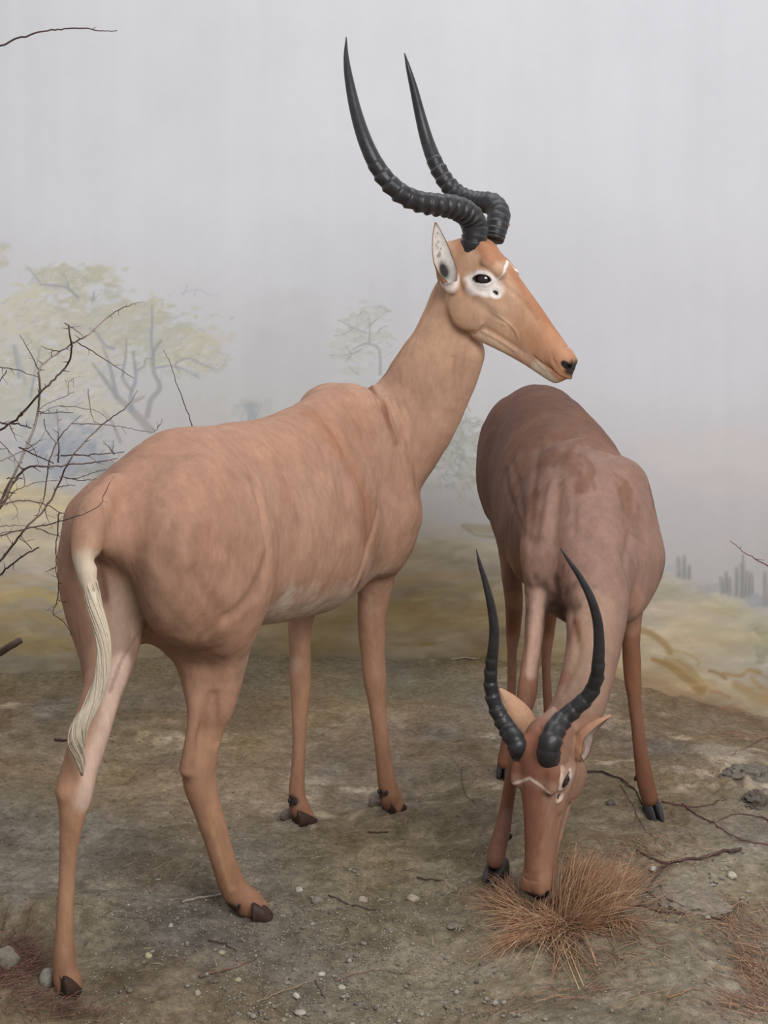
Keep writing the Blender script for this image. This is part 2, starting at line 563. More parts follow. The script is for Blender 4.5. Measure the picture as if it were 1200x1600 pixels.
    cv.stroke([(1161, 885), (1161, 868)], 4, 3, cc, .8, .8)
    cv.blob(1110, 918, 22, 9, (150, 152, 158), .6, .6, 10)
    cv.blob(1048, 888, 22, 7, (160, 162, 168), .6, .6, 10)
    cv.blob(1180, 938, 18, 12, (142, 146, 154), .7, .6, 8)
    cv.blob(1190, 1010, 12, 35, (138, 138, 118), .7, .8, 10)
    cv.blob(1150, 1000, 60, 60, (166, 164, 140), .35, .8, 20)
    # ochre and rust brushwork
    for pts, w0, w1, c, a in (([(995, 982), (1020, 992), (1040, 1008), (1047, 1020)], 9, 8, (142, 118, 80), .7), ([(1020, 1030), (1045, 1040), (1075, 1062), (1095, 1078)], 5, 14, (138, 110, 70), .75),
                              ([(1045, 1030), (1075, 1045), (1090, 1062), (1102, 1076)], 14, 8, (150, 126, 84), .6), ([(1108, 1048), (1122, 1052), (1134, 1060)], 4, 5, (136, 110, 80), .7),
                              ([(1130, 1052), (1155, 1056), (1170, 1048), (1185, 1050)], 4, 7, (146, 120, 80), .65), ([(1150, 1070), (1175, 1085), (1200, 1095), (1240, 1110)], 12, 18, (150, 126, 88), .55),
                              ([(1110, 1080), (1125, 1083), (1140, 1090)], 4, 4, (150, 116, 86), .6), ([(1045, 1017), (1070, 1020), (1092, 1033), (1090, 1040)], 2, 3, (158, 136, 96), .7),
                              ([(1090, 1100), (1120, 1108), (1150, 1112), (1165, 1120), (1220, 1150)], 9, 14, (128, 100, 80), .7), ([(1175, 1060), (1190, 1075), (1230, 1090)], 7, 10, (148, 124, 84), .5),
                              ([(1000, 1062), (1040, 1078), (1085, 1096)], 16, 22, (142, 120, 98), .5), ([(980, 950), (1060, 955), (1140, 970)], 22, 10, (176, 164, 150), .45),
                              ([(560, 925), (640, 905), (740, 898)], 20, 12, (140, 118, 86), .45), ([(600, 950), (690, 925), (760, 915)], 10, 18, (130, 116, 78), .45),
                              ([(0, 935), (60, 925), (95, 945)], 16, 12, (176, 158, 104), .55), ([(0, 968), (50, 960), (110, 975)], 18, 14, (160, 138, 96), .5), ([(0, 912), (40, 900), (90, 915)], 8, 6, (172, 150, 118), .5),
                              ([(0, 845), (60, 850), (120, 845)], 10, 8, (204, 192, 164), .5), ([(0, 1000), (60, 1010), (140, 1000)], 22, 22, (146, 128, 86), .45), ([(0, 800), (50, 790), (110, 795)], 12, 8, (206, 192, 150), .5)):
        cv.stroke(pts, w0, w1, c, a, 2.0)
    for k in range(700):
        u, v = r.uniform(-60, 1280), r.uniform(760, 1130)
        ln = np.interp(u, [0, 130, 300, 640, 760, 1000, 1200], [750, 785, 815, 805, 850, 885, 965])
        if v < ln: continue
        a, l = r.normal(.1 if u < 900 else .45, .22), r.uniform(12, 46)
        base = cv.A[int(v - V0), int(u - U0)]
        c = base + r.normal(0, 9) + np.array([r.normal(2, 4), 0, r.normal(-3, 4)])
        cv.stroke([(u, v), (u + l * math.cos(a), v + l * math.sin(a))], r.uniform(2, 7), 1, c, .5, 2.0)
    # thin, chalky paint: everything above the plain is greyed by haze
    g = cv.A.mean(2, keepdims=True)
    k = 1 - 0.38 * (1 - plain[..., None])
    cv.A[:] = g + (cv.A - g) * k
    return cv


def wall_Y(X):
    return 5.1 - 0.2 * (X + 0.2) ** 2


CONTACTS = []       # hoof contact points; the floor is level there


def ground_z(X, Y):
    X = np.asarray(X, float)
    Y = np.asarray(Y, float)
    u = (fbm(X * 1.7 + 3, Y * 1.7, octaves=2) - 0.5) * 0.07
    u = u + (fbm(X * 6, Y * 6 + 5, octaves=3) - 0.5) * 0.030
    k = np.ones_like(u)
    for (cx, cy) in CONTACTS:
        d2 = ((X - cx) ** 2 + (Y - cy) ** 2) / 0.085 ** 2
        k = np.minimum(k, 1 - np.exp(-d2))
    z = u * k
    z = z + 0.05 * np.exp(-(((X + 0.66) / 0.14) ** 2 + ((Y - 2.72) / 0.09) ** 2))
    z = z - 0.095 * smooth(X, 0.45, 1.15) * smooth(Y, 3.7, 4.9)
    z = z + 0.018 * np.exp(-(((X - 0.585) / 0.085) ** 2 + ((Y - 2.95) / 0.07) ** 2))
    return z


def ground_fine(X, Y):
    f = (fbm(X * 26, Y * 26, octaves=3) - 0.5) * 0.013 + (fbm(X * 70, Y * 60, octaves=2) - 0.5) * 0.005
    g = np.maximum(noise(X * 95, Y * 95) - 0.62, 0) * 0.010
    clod = np.exp(-(((X - 0.83) / 0.10) ** 2 + ((Y - 3.62) / 0.16) ** 2))
    return f + g + clod * (fbm(X * 40, Y * 40, octaves=3) - 0.4) * 0.07


_GX, _GY = np.linspace(-1.8, 1.9, 741), np.linspace(1.8, 5.3, 701)
_GZ = None


def gz1(x, y):
    """floor height from a table, for placing small things"""
    global _GZ
    if _GZ is None:
        a, b = np.meshgrid(_GX, _GY)
        _GZ = ground_z(a, b)
    i = min(max((y - 1.8) / .005, 0), 699.99)
    j = min(max((x + 1.8) / .005, 0), 739.99)
    i0, j0 = int(i), int(j)
    fi, fj = i - i0, j - j0
    return float((_GZ[i0, j0] * (1 - fj) + _GZ[i0, j0 + 1] * fj) * (1 - fi) + (_GZ[i0 + 1, j0] * (1 - fj) + _GZ[i0 + 1, j0 + 1] * fj) * fi)


def build_setting():
    cv = paint_mural()
    # wall, dense where the paint has detail
    xs = np.concatenate([np.linspace(-3.2, -1.4, 12)[:-1], np.linspace(-1.4, 1.36, 570), np.linspace(1.36, 3.4, 12)[1:]])
    zs = np.concatenate([np.linspace(-0.45, 2.2, 540), np.linspace(2.2, 3.6, 10)[1:]])
    XX, ZZ = np.meshgrid(xs, zs)
    YY = wall_Y(XX)
    YY = np.where(XX < -1.6, YY - (XX + 1.6) ** 2 * 0.35, YY)
    YY = np.where(XX > 1.6, YY - (XX - 1.6) ** 2 * 0.35, YY)
    uu, vv = project(XX, YY, ZZ)
    ci = np.clip(uu - U0, 0, CW - 1.001)
    ri = np.clip(vv - V0, 0, CH - 1.001)
    i0, j0 = ri.astype(int), ci.astype(int)
    fi, fj = (ri - i0)[..., None], (ci - j0)[..., None]
    A = cv.A
    col = (A[i0, j0] * (1 - fi) * (1 - fj) + A[i0 + 1, j0] * fi * (1 - fj) + A[i0, j0 + 1] * (1 - fi) * fj + A[i0 + 1, j0 + 1] * fi * fj)
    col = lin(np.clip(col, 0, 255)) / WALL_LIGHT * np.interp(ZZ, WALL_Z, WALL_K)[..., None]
    V = np.stack([XX.ravel(), YY.ravel(), ZZ.ravel()], 1)
    nx = len(xs)
    idx = np.arange(len(V)).reshape(XX.shape)
    Fc = np.stack([idx[:-1, :-1].ravel(), idx[:-1, 1:].ravel(), idx[1:, 1:].ravel(), idx[1:, :-1].ravel()], 1)
    w = mesh_obj('wall_back', V, Fc, M_mural, None, col.reshape(-1, 3))
    tag(w, kind='structure')

    # floor: rows follow the view's depth so far soil has coarser cells
    ys = 2592.0 / np.linspace(1790 - 511, 985 - 511, 400)
    ys = np.concatenate([np.linspace(1.2, ys[0], 14)[:-1], ys])
    xs = np.concatenate([np.linspace(-3.2, -1.35, 20)[:-1], np.linspace(-1.35, 1.35, 560), np.linspace(1.35, 3.4, 20)[1:]])
    XX, YY = np.meshgrid(xs, ys)
    ZZ = ground_z(XX, YY) + ground_fine(XX, YY)
    # the soil is feathered up against the mural
    uu, vv = project(XX, YY, ZZ)
    base = np.zeros(XX.shape + (3,))
    base[:] = (136, 126, 108)
    n1 = fbm(XX * 2.2, YY * 1.6 + 4, octaves=4)
    n2 = fbm(XX * 9, YY * 5, octaves=4)
    n3 = fbm(XX * 30, YY * 18, octaves=3)
    n4 = fbm(XX * 16 + YY * 5, YY * 26, octaves=4)
    base += ((n1 - 0.5) * 36 + (n2 - 0.5) * 34 + (n3 - 0.5) * 34 + (n4 - .5) * 34)[..., None]
    base += ((fbm(XX * 3.1 + 40, YY * 2.2, octaves=3) - .5) * 40)[..., None] * np.array([.5, .25, -.35])
    rust = smooth(fbm(XX * 2.5 + 8, YY * 2.5 + 2, octaves=3), 0.5, 0.68)
    base += rust[..., None] * np.array([0, -4, -8])
    # pale plaster scuffs drawn out sideways, mostly in the far half
    sc = fbm(XX * 7 + YY * 2, YY * 13 - XX * 4, octaves=4)
    sc = smooth(sc, 0.55, 0.68) * smooth(fbm(XX * 2 + 2, YY * 2 + 7, octaves=2), 0.36, 0.56) * (.45 + .55 * smooth(n3, .4, .6))
    far = smooth(YY, 3.1, 3.7)
    base += far[..., None] * np.array([7, 2, -1])
    base += (sc * (0.35 + 0.65 * far))[..., None] * np.array([44, 42, 40])
    for (u, v, ru, rv, c, a) in ((50, 1440, 60, 36, (150, 144, 134), .8), (1075, 1395, 62, 26, (150, 141, 126), .7), (1130, 1165, 90, 18, (172, 160, 142), .8),
                                 (200, 1365, 90, 40, (96, 84, 72), .55), (30, 1520, 60, 34, (104, 72, 56), .75), (1180, 1520, 40, 60, (120, 92, 72), .6), (1130, 1590, 80, 26, (160, 146, 130), .6),
                                 (700, 1530, 60, 40, (140, 132, 116), .4), (380, 1110, 90, 50, (112, 98, 76), .5), (1175, 1120, 70, 16, (140, 104, 84), .7), (690, 1230, 70, 60, (112, 100, 78), .45),
                                 (620, 1080, 160, 24, (128, 120, 96), .5), (1060, 1210, 60, 12, (170, 158, 140), .6), (640, 1065, 34, 20, (164, 158, 140), .7), (60, 1240, 90, 30, (132, 120, 98), .5),
                                 (870, 1400, 120, 70, (116, 100, 80), .4), (660, 1470, 70, 18, (158, 148, 132), .5), (760, 1490, 50, 20, (150, 142, 128), .5), (1000, 1540, 120, 40, (142, 133, 118), .5)):
        p = on_ground(u, v)
        ry = 0.5 * abs(on_ground(u, v - rv)[1] - on_ground(u, v + rv)[1])
        rx = px(ru, p[1])
        d = np.sqrt(((XX - p[0]) / rx) ** 2 + ((YY - p[1]) / ry) ** 2)
        mk = smooth(1 - d + (n2 - 0.5) * 1.2 + (n3 - .5) * .5, 0, 0.7) * a
        base += (np.array(c, float) - base) * mk[..., None]
    # match the painted ground where soil meets paint
    edge = smooth(YY, wall_Y(XX) - 0.75, wall_Y(XX) - 0.02)
    ci = np.clip(uu - U0, 0, CW - 1.001).astype(int)
    ri = np.clip(vv - V0, 0, CH - 1.001).astype(int)
    pc = cv.A[ri, ci]
    base += (pc - base) * (edge * 0.75)[..., None]
    col = lin(np.clip(base, 0, 255)) / FLOOR_LIGHT
    V = np.stack([XX.ravel(), YY.ravel(), ZZ.ravel()], 1)
    idx = np.arange(len(V)).reshape(XX.shape)
    keep = (YY[1:, 1:] < wall_Y(XX[1:, 1:]) + 0.10)
    Fc = np.stack([idx[:-1, :-1][keep], idx[:-1, 1:][keep], idx[1:, 1:][keep], idx[1:, :-1][keep]], 1)
    fl = mesh_obj('floor', V, Fc, M_soil, None, col.reshape(-1, 3))
    tag(fl, kind='structure')


FLOOR_LIGHT = 1.12
for (u, v) in ((104, 1552), (400, 1430), (476, 1284), (615, 1264), (772, 1376), (1021, 1280), (787, 1216), (858, 1190)):
    p = on_ground(u, v)
    CONTACTS.append((p[0], p[1]))
CONTACTS.append((0.29, 2.87))
build_setting()

# ------------------------------------------------------------------ bodies as smooth distance fields, meshed once
class Field:
    def __init__(self):
        self.prims = []      # (fn, lo, hi, k, op)

    def _add(self, fn, lo, hi, k, op):
        self.prims.append((fn, np.asarray(lo, np.float32), np.asarray(hi, np.float32), float(k), op))

    def cone(self, a, b, ra, rb, k=0.02, op='add', flat=None, ff=1.0):
        a, b = np.asarray(a, np.float32), np.asarray(b, np.float32)
        ab = b - a
        L2 = float(ab @ ab) + 1e-12
        n = None if flat is None else np.asarray(flat, np.float32) / np.linalg.norm(flat)

        def fn(P):
            q = P - a
            t = np.clip((q @ ab) / L2, 0, 1)
            q = q - t[:, None] * ab
            if n is not None:
                q = q + ((q @ n) * (1 / ff - 1))[:, None] * n
            return np.sqrt((q * q).sum(1)) - (ra + (rb - ra) * t)
        r = max(ra, rb) * max(1, ff)
        self._add(fn, np.minimum(a, b) - r, np.maximum(a, b) + r, k, op)

    def chain(self, rows, k=0.02, n_per=5, op='add', flat=None, ff=1.0):
        """rows of x,y,z,r: one tapering limb (hard union inside, smooth union with the rest)"""
        R = curve_pts(rows, n_per).astype(np.float32) if len(rows) > 2 else np.asarray(rows, np.float32)
        A_, B_ = R[:-1], R[1:]
        kap = 0.10 * float(R[:, 3].mean()) + 0.0006

        def fn(P):
            # nearest place on the axis, blended softly so a bent limb shows no joints
            n_, m_ = len(P), len(A_)
            X, Y, Z = np.ascontiguousarray(P[:, 0]), np.ascontiguousarray(P[:, 1]), np.ascontiguousarray(P[:, 2])
            ds = np.full((m_, n_), 9.0, np.float32)
            ts = np.zeros((m_, n_), np.float32)
            for i, (a, b) in enumerate(zip(A_, B_)):
                g = max(a[3], b[3]) + 0.055
                if n_ > 3000:
                    lo, hi = np.minimum(a, b)[:3] - g, np.maximum(a, b)[:3] + g
                    ix = np.nonzero((Z > lo[2]) & (Z < hi[2]) & (X > lo[0]) & (X < hi[0]) & (Y > lo[1]) & (Y < hi[1]))[0]
                    if not len(ix): continue
                else:
                    ix = slice(None)
                ab = b - a
                x, y, z = X[ix] - a[0], Y[ix] - a[1], Z[ix] - a[2]
                t = np.clip((x * ab[0] + y * ab[1] + z * ab[2]) / (float(ab[:3] @ ab[:3]) + 1e-12), 0, 1)
                x, y, z = x - t * ab[0], y - t * ab[1], z - t * ab[2]
                ds[i, ix] = np.sqrt(x * x + y * y + z * z) - (a[3] + ab[3] * t)
                ts[i, ix] = t
            mn = ds.min(0)
            cx, cy, cz, r, sw = (np.zeros(n_, np.float32) for _ in range(5))
            for i, (a, b) in enumerate(zip(A_, B_)):
                ix = np.nonzero(ds[i] < mn + 6 * kap)[0]
                if not len(ix): continue
                w = np.exp(-(ds[i, ix] - mn[ix]) / kap)
                t = ts[i, ix]
                ab = b - a
                sw[ix] += w
                cx[ix] += w * (a[0] + ab[0] * t)
                cy[ix] += w * (a[1] + ab[1] * t)
                cz[ix] += w * (a[2] + ab[2] * t)
                r[ix] += w * (a[3] + ab[3] * t)
            far = mn > 8
            d = np.sqrt((X - cx / sw) ** 2 + (Y - cy / sw) ** 2 + (Z - cz / sw) ** 2) - r / sw
            return np.where(far, 1.0, d).astype(np.float32)
        r = R[:, 3].max() * max(1, ff)
        self._add(fn, R[:, :3].min(0) - r, R[:, :3].max(0) + r, k, op)

    def ell(self, c, radii, M=None, k=0.02, op='add'):
        c = np.asarray(c, np.float32)
        rad = np.asarray(radii, np.float32)
        M = np.eye(3, dtype=np.float32) if M is None else np.asarray(M, np.float32)   # columns are the axes

        def fn(P):
            q = (P - c) @ M
            k0 = np.sqrt(((q / rad) ** 2).sum(1))
            k1 = np.sqrt(((q / rad ** 2) ** 2).sum(1)) + 1e-9
            return np.where(k0 < 1e-4, -rad.min(), k0 * (k0 - 1) / k1)
        r = rad.max()
        self._add(fn, c - r, c + r, k, op)

    def loft(self, O, ax, lat, up, xs, top, bot, hw, k=0.02, egg=0.0, power=2.0, scale=1.0, shift=None, waist=None):
        """body of changing section along an axis: top and bottom line and half width from tables"""
        O, ax, lat, up = [np.asarray(x, np.float32) for x in (O, ax, lat, up)]
        xs, top, bot, hw = [np.asarray(x, float) * scale for x in (xs, top, bot, hw)]
        sh = None if shift is None else np.asarray(shift, float) * scale

        def fn(P):
            q = P - O
            s, l, z = q @ ax, q @ lat, q @ up
            sc = np.clip(s, xs[0], xs[-1])
            T, B_, W_ = smooth_table(xs, top, sc), smooth_table(xs, bot, sc), smooth_table(xs, hw, sc)
            if sh is not None:
                l = l - smooth_table(xs, sh, sc)
            cz, hz = (T + B_) / 2, np.maximum((T - B_) / 2, 1e-3)
            zz = (z - cz) / hz
            W2 = np.maximum(W_ * (1 + egg * np.clip(zz, -1, 1)), 1e-3)
            rr = (np.abs(l / W2) ** power + np.abs(zz) ** power) ** (1 / power)
            d = (rr - 1) * np.minimum(W2, hz)
            out = s - sc
            return np.where(np.abs(out) > 0, np.sqrt(np.maximum(d, 0) ** 2 + out ** 2) + np.minimum(d, 0), d).astype(np.float32)
        m = max(np.abs(hw).max() * (1 + abs(egg)), 0.01)
        ends = []
        for s in (xs[0], xs[-1]):
            for l in (-m, m):
                for z in (top.max(), bot.min()):
                    ends.append(O + ax * s + lat * l + up * z)
        ends = np.array(ends)
        self._add(fn, ends.min(0), ends.max(0), k, 'add')

    def stroke(self, rows, amp, width, n_per=5):
        """raises (amp<0) or cuts (amp>0) a soft line into the skin: folds, veins, muscle borders"""
        R = curve_pts(rows, n_per).astype(np.float32) if len(rows) > 2 else np.asarray(rows, np.float32)

        def fn(P):
            best = np.full(len(P), 9.0, np.float32)
            for a, b in zip(R[:-1], R[1:]):
                ab = b[:3] - a[:3]
                q = P - a[:3]
                t = np.clip((q @ ab) / (float(ab @ ab) + 1e-12), 0, 1)
                q = q - t[:, None] * ab
                best = np.minimum(best, (q * q).sum(1))
            return amp * np.exp(-best / width ** 2)
        self._add(fn, R[:, :3].min(0) - 2.5 * width, R[:, :3].max(0) + 2.5 * width, 0, 'bump')

    def dent(self, c, r, amp):
        c = np.asarray(c, np.float32)
        self._add(lambda P: amp * np.exp(-((P - c) ** 2).sum(1) / r ** 2), c - 2.6 * r, c + 2.6 * r, 0, 'bump')

    def ev(self, P, margin=0.03):
        D = np.full(len(P), 1.0, np.float32)
        for fn, lo, hi, k, op in self.prims:
            g = margin + k if op != 'bump' else 0.0
            m = np.all((P > lo - g) & (P < hi + g), axis=1)
            ix = np.nonzero(m)[0]
            if not len(ix): continue
            d = fn(P[ix]).astype(np.float32)
            o = D[ix]
            if op == 'add':
                h = np.maximum(k - np.abs(o - d), 0)
                D[ix] = np.minimum(o, d) - (h * h / (4 * k) if k > 0 else 0)
            elif op == 'sub':
                h = np.maximum(k - np.abs(o + d), 0)
                D[ix] = np.maximum(o, -d) + (h * h / (4 * k) if k > 0 else 0)
            else:
                D[ix] = o + d
        return D

    def land(self, pts, pad=0.0):
        """where the sight lines through these pixels meet the skin (nearest pass if they miss)"""
        if getattr(self, 'tree', None) is None:
            V, Q = self.mesh(0.009, polish=1)
            self.tree = BVHTree.FromPolygons([Vector(v) for v in V.tolist()], Q.tolist())
        out = []
        o = Vector((0, 0, CAM_Z))
        for p in pts:
            a = (p[0] - 600) / F_PX
            b = (800 - p[1]) / F_PX
            d = Vector((a, CP + b * SP, -SP + b * CP)).normalized()
            hit = self.tree.ray_cast(o, d)[0]
            if hit is None:
                best = 9
                for t in np.linspace(2.2, 4.4, 60):
                    c, _, _, dist = self.tree.find_nearest(o + d * float(t))
                    if dist < best: best, hit = dist, c
            out.append((*hit, 0.0))
        return np.array(out)

    def bounds(self):
        lo = np.min([p[1] for p in self.prims if p[4] == 'add'], axis=0) - 0.02
        hi = np.max([p[2] for p in self.prims if p[4] == 'add'], axis=0) + 0.02
        return lo, hi

    def grad(self, P, e=0.0012):
        G = np.zeros_like(P)
        for s in ((1, -1, -1), (-1, -1, 1), (-1, 1, -1), (1, 1, 1)):
            s = np.array(s, np.float32)
            G += s * self.ev(P + s * e)[:, None]
        return G / (4 * e)

    def mesh(self, h, polish=2):
        lo, hi = self.bounds()
        B = 5                                                 # cells of one coarse block
        n = (np.ceil((hi - lo) / (h * B)).astype(int) + 1) * B
        cn = n // B + 1
        cg = np.stack(np.meshgrid(*[np.arange(c) for c in cn], indexing='ij'), -1).reshape(-1, 3)
        CD = self.ev((lo + cg * (h * B)).astype(np.float32), margin=0.06).reshape(cn)
        D = np.repeat(np.repeat(np.repeat(CD, B, 0), B, 1), B, 2)[:n[0] + 1, :n[1] + 1, :n[2] + 1].copy()
        near = np.abs(CD) < h * B * 1.9 + 0.006
        # samples whose nearest coarse corners are near the skin
        blk = near[:-1, :-1, :-1] | near[1:, :-1, :-1] | near[:-1, 1:, :-1] | near[:-1, :-1, 1:] | near[1:, 1:, :-1] | near[1:, :-1, 1:] | near[:-1, 1:, 1:] | near[1:, 1:, 1:]
        fine = np.zeros(D.shape, bool)
        fb = np.repeat(np.repeat(np.repeat(blk, B, 0), B, 1), B, 2)
        fine[:fb.shape[0], :fb.shape[1], :fb.shape[2]] = fb[:D.shape[0], :D.shape[1], :D.shape[2]]
        for ax in range(3):                                   # include the far faces of each block
            sl1 = [slice(None)] * 3
            sl0 = [slice(None)] * 3
            sl1[ax], sl0[ax] = slice(1, None), slice(None, -1)
            nf = fine.copy()
            nf[tuple(sl1)] |= fine[tuple(sl0)]
            fine = nf
        ix = np.argwhere(fine)
        out = np.empty(len(ix), np.float32)
        for s in range(0, len(ix), 400000):
            out[s:s + 400000] = self.ev((lo + ix[s:s + 400000] * h).astype(np.float32))
        D[fine] = out
        V, Q = surface_nets(D)
        V = (lo + V * h).astype(np.float32)
        for _ in range(polish):
            d = self.ev(V)
            g = self.grad(V)
            g2 = np.maximum((g * g).sum(1), 0.2)
            V = V - np.clip(d / g2, -h, h)[:, None] * g
        return V, Q


def surface_nets(D):
    S = D < 0
    s8 = [S[i:D.shape[0] - 1 + i, j:D.shape[1] - 1 + j, k:D.shape[2] - 1 + k] for i in (0, 1) for j in (0, 1) for k in (0, 1)]
    cnt = sum(x.astype(np.int8) for x in s8)
    act = (cnt > 0) & (cnt < 8)
    cells = np.argwhere(act)
    idm = np.full(act.shape, -1, np.int32)
    idm[act] = np.arange(len(cells))
    acc = np.zeros((len(cells), 3), np.float32)
    num = np.zeros(len(cells), np.float32)
    x, y, z = cells.T
    cor = [(i, j, k) for i in (0, 1) for j in (0, 1) for k in (0, 1)]
    val = {c: D[x + c[0], y + c[1], z + c[2]] for c in cor}
    for a in cor:
        for ax in range(3):
            if a[ax] == 0:
                b = list(a)
                b[ax] = 1
                b = tuple(b)
                va, vb = val[a], val[b]
                m = (va < 0) != (vb < 0)
                t = np.where(m, va / np.where(va == vb, 1, va - vb), 0)
                p = np.tile(np.array(a, np.float32), (len(cells), 1))
                p[:, ax] += t
                acc += p * m[:, None]
                num += m
    V = cells + acc / np.maximum(num, 1)[:, None]
    quads = []
    for ax in range(3):
        o1, o2 = [(1, 2), (2, 0), (0, 1)][ax]
        sl = [slice(1, -1)] * 3
        a = S[tuple(slice(1, s - 1) if i != ax else slice(0, s - 1) for i, s in enumerate(D.shape))]
        b = S[tuple(slice(1, s - 1) if i != ax else slice(1, s) for i, s in enumerate(D.shape))]
        for flip, m in ((False, a & ~b), (True, ~a & b)):
            e = np.argwhere(m)
            if not len(e): continue
            e = e + np.array([0 if i == ax else 1 for i in range(3)])
            d1 = np.zeros(3, int)
            d1[o1] = 1
            d2 = np.zeros(3, int)
            d2[o2] = 1
            q = [idm[tuple((e - d1 - d2).T)], idm[tuple((e - d2).T)], idm[tuple(e.T)], idm[tuple((e - d1).T)]]
            q = np.stack(q, 1)
            quads.append(q[:, ::-1] if flip else q)
    Q = np.vstack(quads)
    return V, Q[(Q >= 0).all(1)]


def refine(V, Q, field, mask_fn):
    """one more level of faces where mask_fn is true, laid back on the skin"""
    m = mask_fn(V)
    fm = m[Q].all(1)
    keep, sub = Q[~fm], Q[fm]
    if not len(sub): return V, [tuple(q) for q in Q]
    e = np.concatenate([sub[:, [0, 1]], sub[:, [1, 2]], sub[:, [2, 3]], sub[:, [3, 0]]])
    es = np.sort(e, 1)
    key = es[:, 0].astype(np.int64) * (len(V) + 1) + es[:, 1]
    uq, inv = np.unique(key, return_inverse=True)
    a, b_ = uq // (len(V) + 1), uq % (len(V) + 1)
    mid = (V[a] + V[b_]) / 2
    cen = V[sub].mean(1)
    nV = len(V)
    eid = inv.reshape(4, -1).T + nV
    cid = np.arange(len(sub)) + nV + len(uq)
    V2 = np.vstack([V, mid, cen]).astype(np.float32)
    F4 = []
    for i in range(4):
        F4.append(np.stack([sub[:, i], eid[:, i], cid, eid[:, i - 1]], 1))
    F4 = np.vstack(F4)
    # unsplit neighbours take the extra edge points so no gap opens
    em = {int(k): i + nV for i, k in enumerate(uq)}
    faces = F4.tolist()
    bmask = m[keep].any(1)
    faces += keep[~bmask].tolist()
    for q in keep[bmask].tolist():
        out = []
        for i in range(4):
            x, y = q[i], q[(i + 1) % 4]
            out.append(x)
            k = min(x, y) * (nV + 1) + max(x, y)
            if k in em: out.append(em[k])
        faces.append(out)
    new = V2[nV:]
    for _ in range(1):
        d = field.ev(new)
        g = field.grad(new, 0.0007)
        g2 = np.maximum((g * g).sum(1), 0.2)
        new = new - np.clip(d / g2, -0.004, 0.004)[:, None] * g
    V2[nV:] = new
    return V2, faces


class Paint:
    """coat colour per point: base, then soft patches for coat changes and painted-in shade"""

    def __init__(self, V, base):
        self.V = V
        self.c = np.tile(np.asarray(base, float), (len(V), 1))

    def mix(self, m, col):
        self.c += (np.asarray(col, float) - self.c) * m[:, None]

    def spot(self, p, r, col, a=1.0, hard=0.6, wob=0.25):
        d = np.linalg.norm(self.V - np.asarray(p), axis=1) / r
        ix = np.nonzero(d < 1.6)[0]
        if not len(ix): return
        n = (fbm(*(self.V[ix] * 55).T, octaves=2) - 0.5) * wob * 2
        m = smooth(1 - d[ix] + n, 0, 1 - hard) * a
        self.c[ix] += (np.asarray(col, float) - self.c[ix]) * m[:, None]

    def line(self, rows, r, col, a=1.0, n_per=5, soft=0.5):
        R = curve_pts(rows, n_per) if len(rows) > 2 else np.asarray(rows, float)
        lo, hi = R[:, :3].min(0) - r, R[:, :3].max(0) + r
        ix = np.nonzero(np.all((self.V > lo) & (self.V < hi), axis=1))[0]
        if not len(ix): return
        P = self.V[ix]
        best = np.full(len(ix), 9.0)
        for p, q in zip(R[:-1, :3], R[1:, :3]):
            ab = q - p
            t = np.clip(((P - p) @ ab) / (ab @ ab + 1e-12), 0, 1)
            best = np.minimum(best, np.linalg.norm(P - p - t[:, None] * ab, axis=1))
        m = smooth(1 - best / r, 0, soft) * a
        self.c[ix] += (np.asarray(col, float) - self.c[ix]) * m[:, None]


def unit(v):
    v = np.asarray(v, float)
    return v / np.linalg.norm(v)


def limb(rows):
    """rows of u, v, distance, radius in pixels -> x,y,z,r"""
    return np.array([[*at(u, v, d), px(r, d)] for (u, v, d, r) in rows])


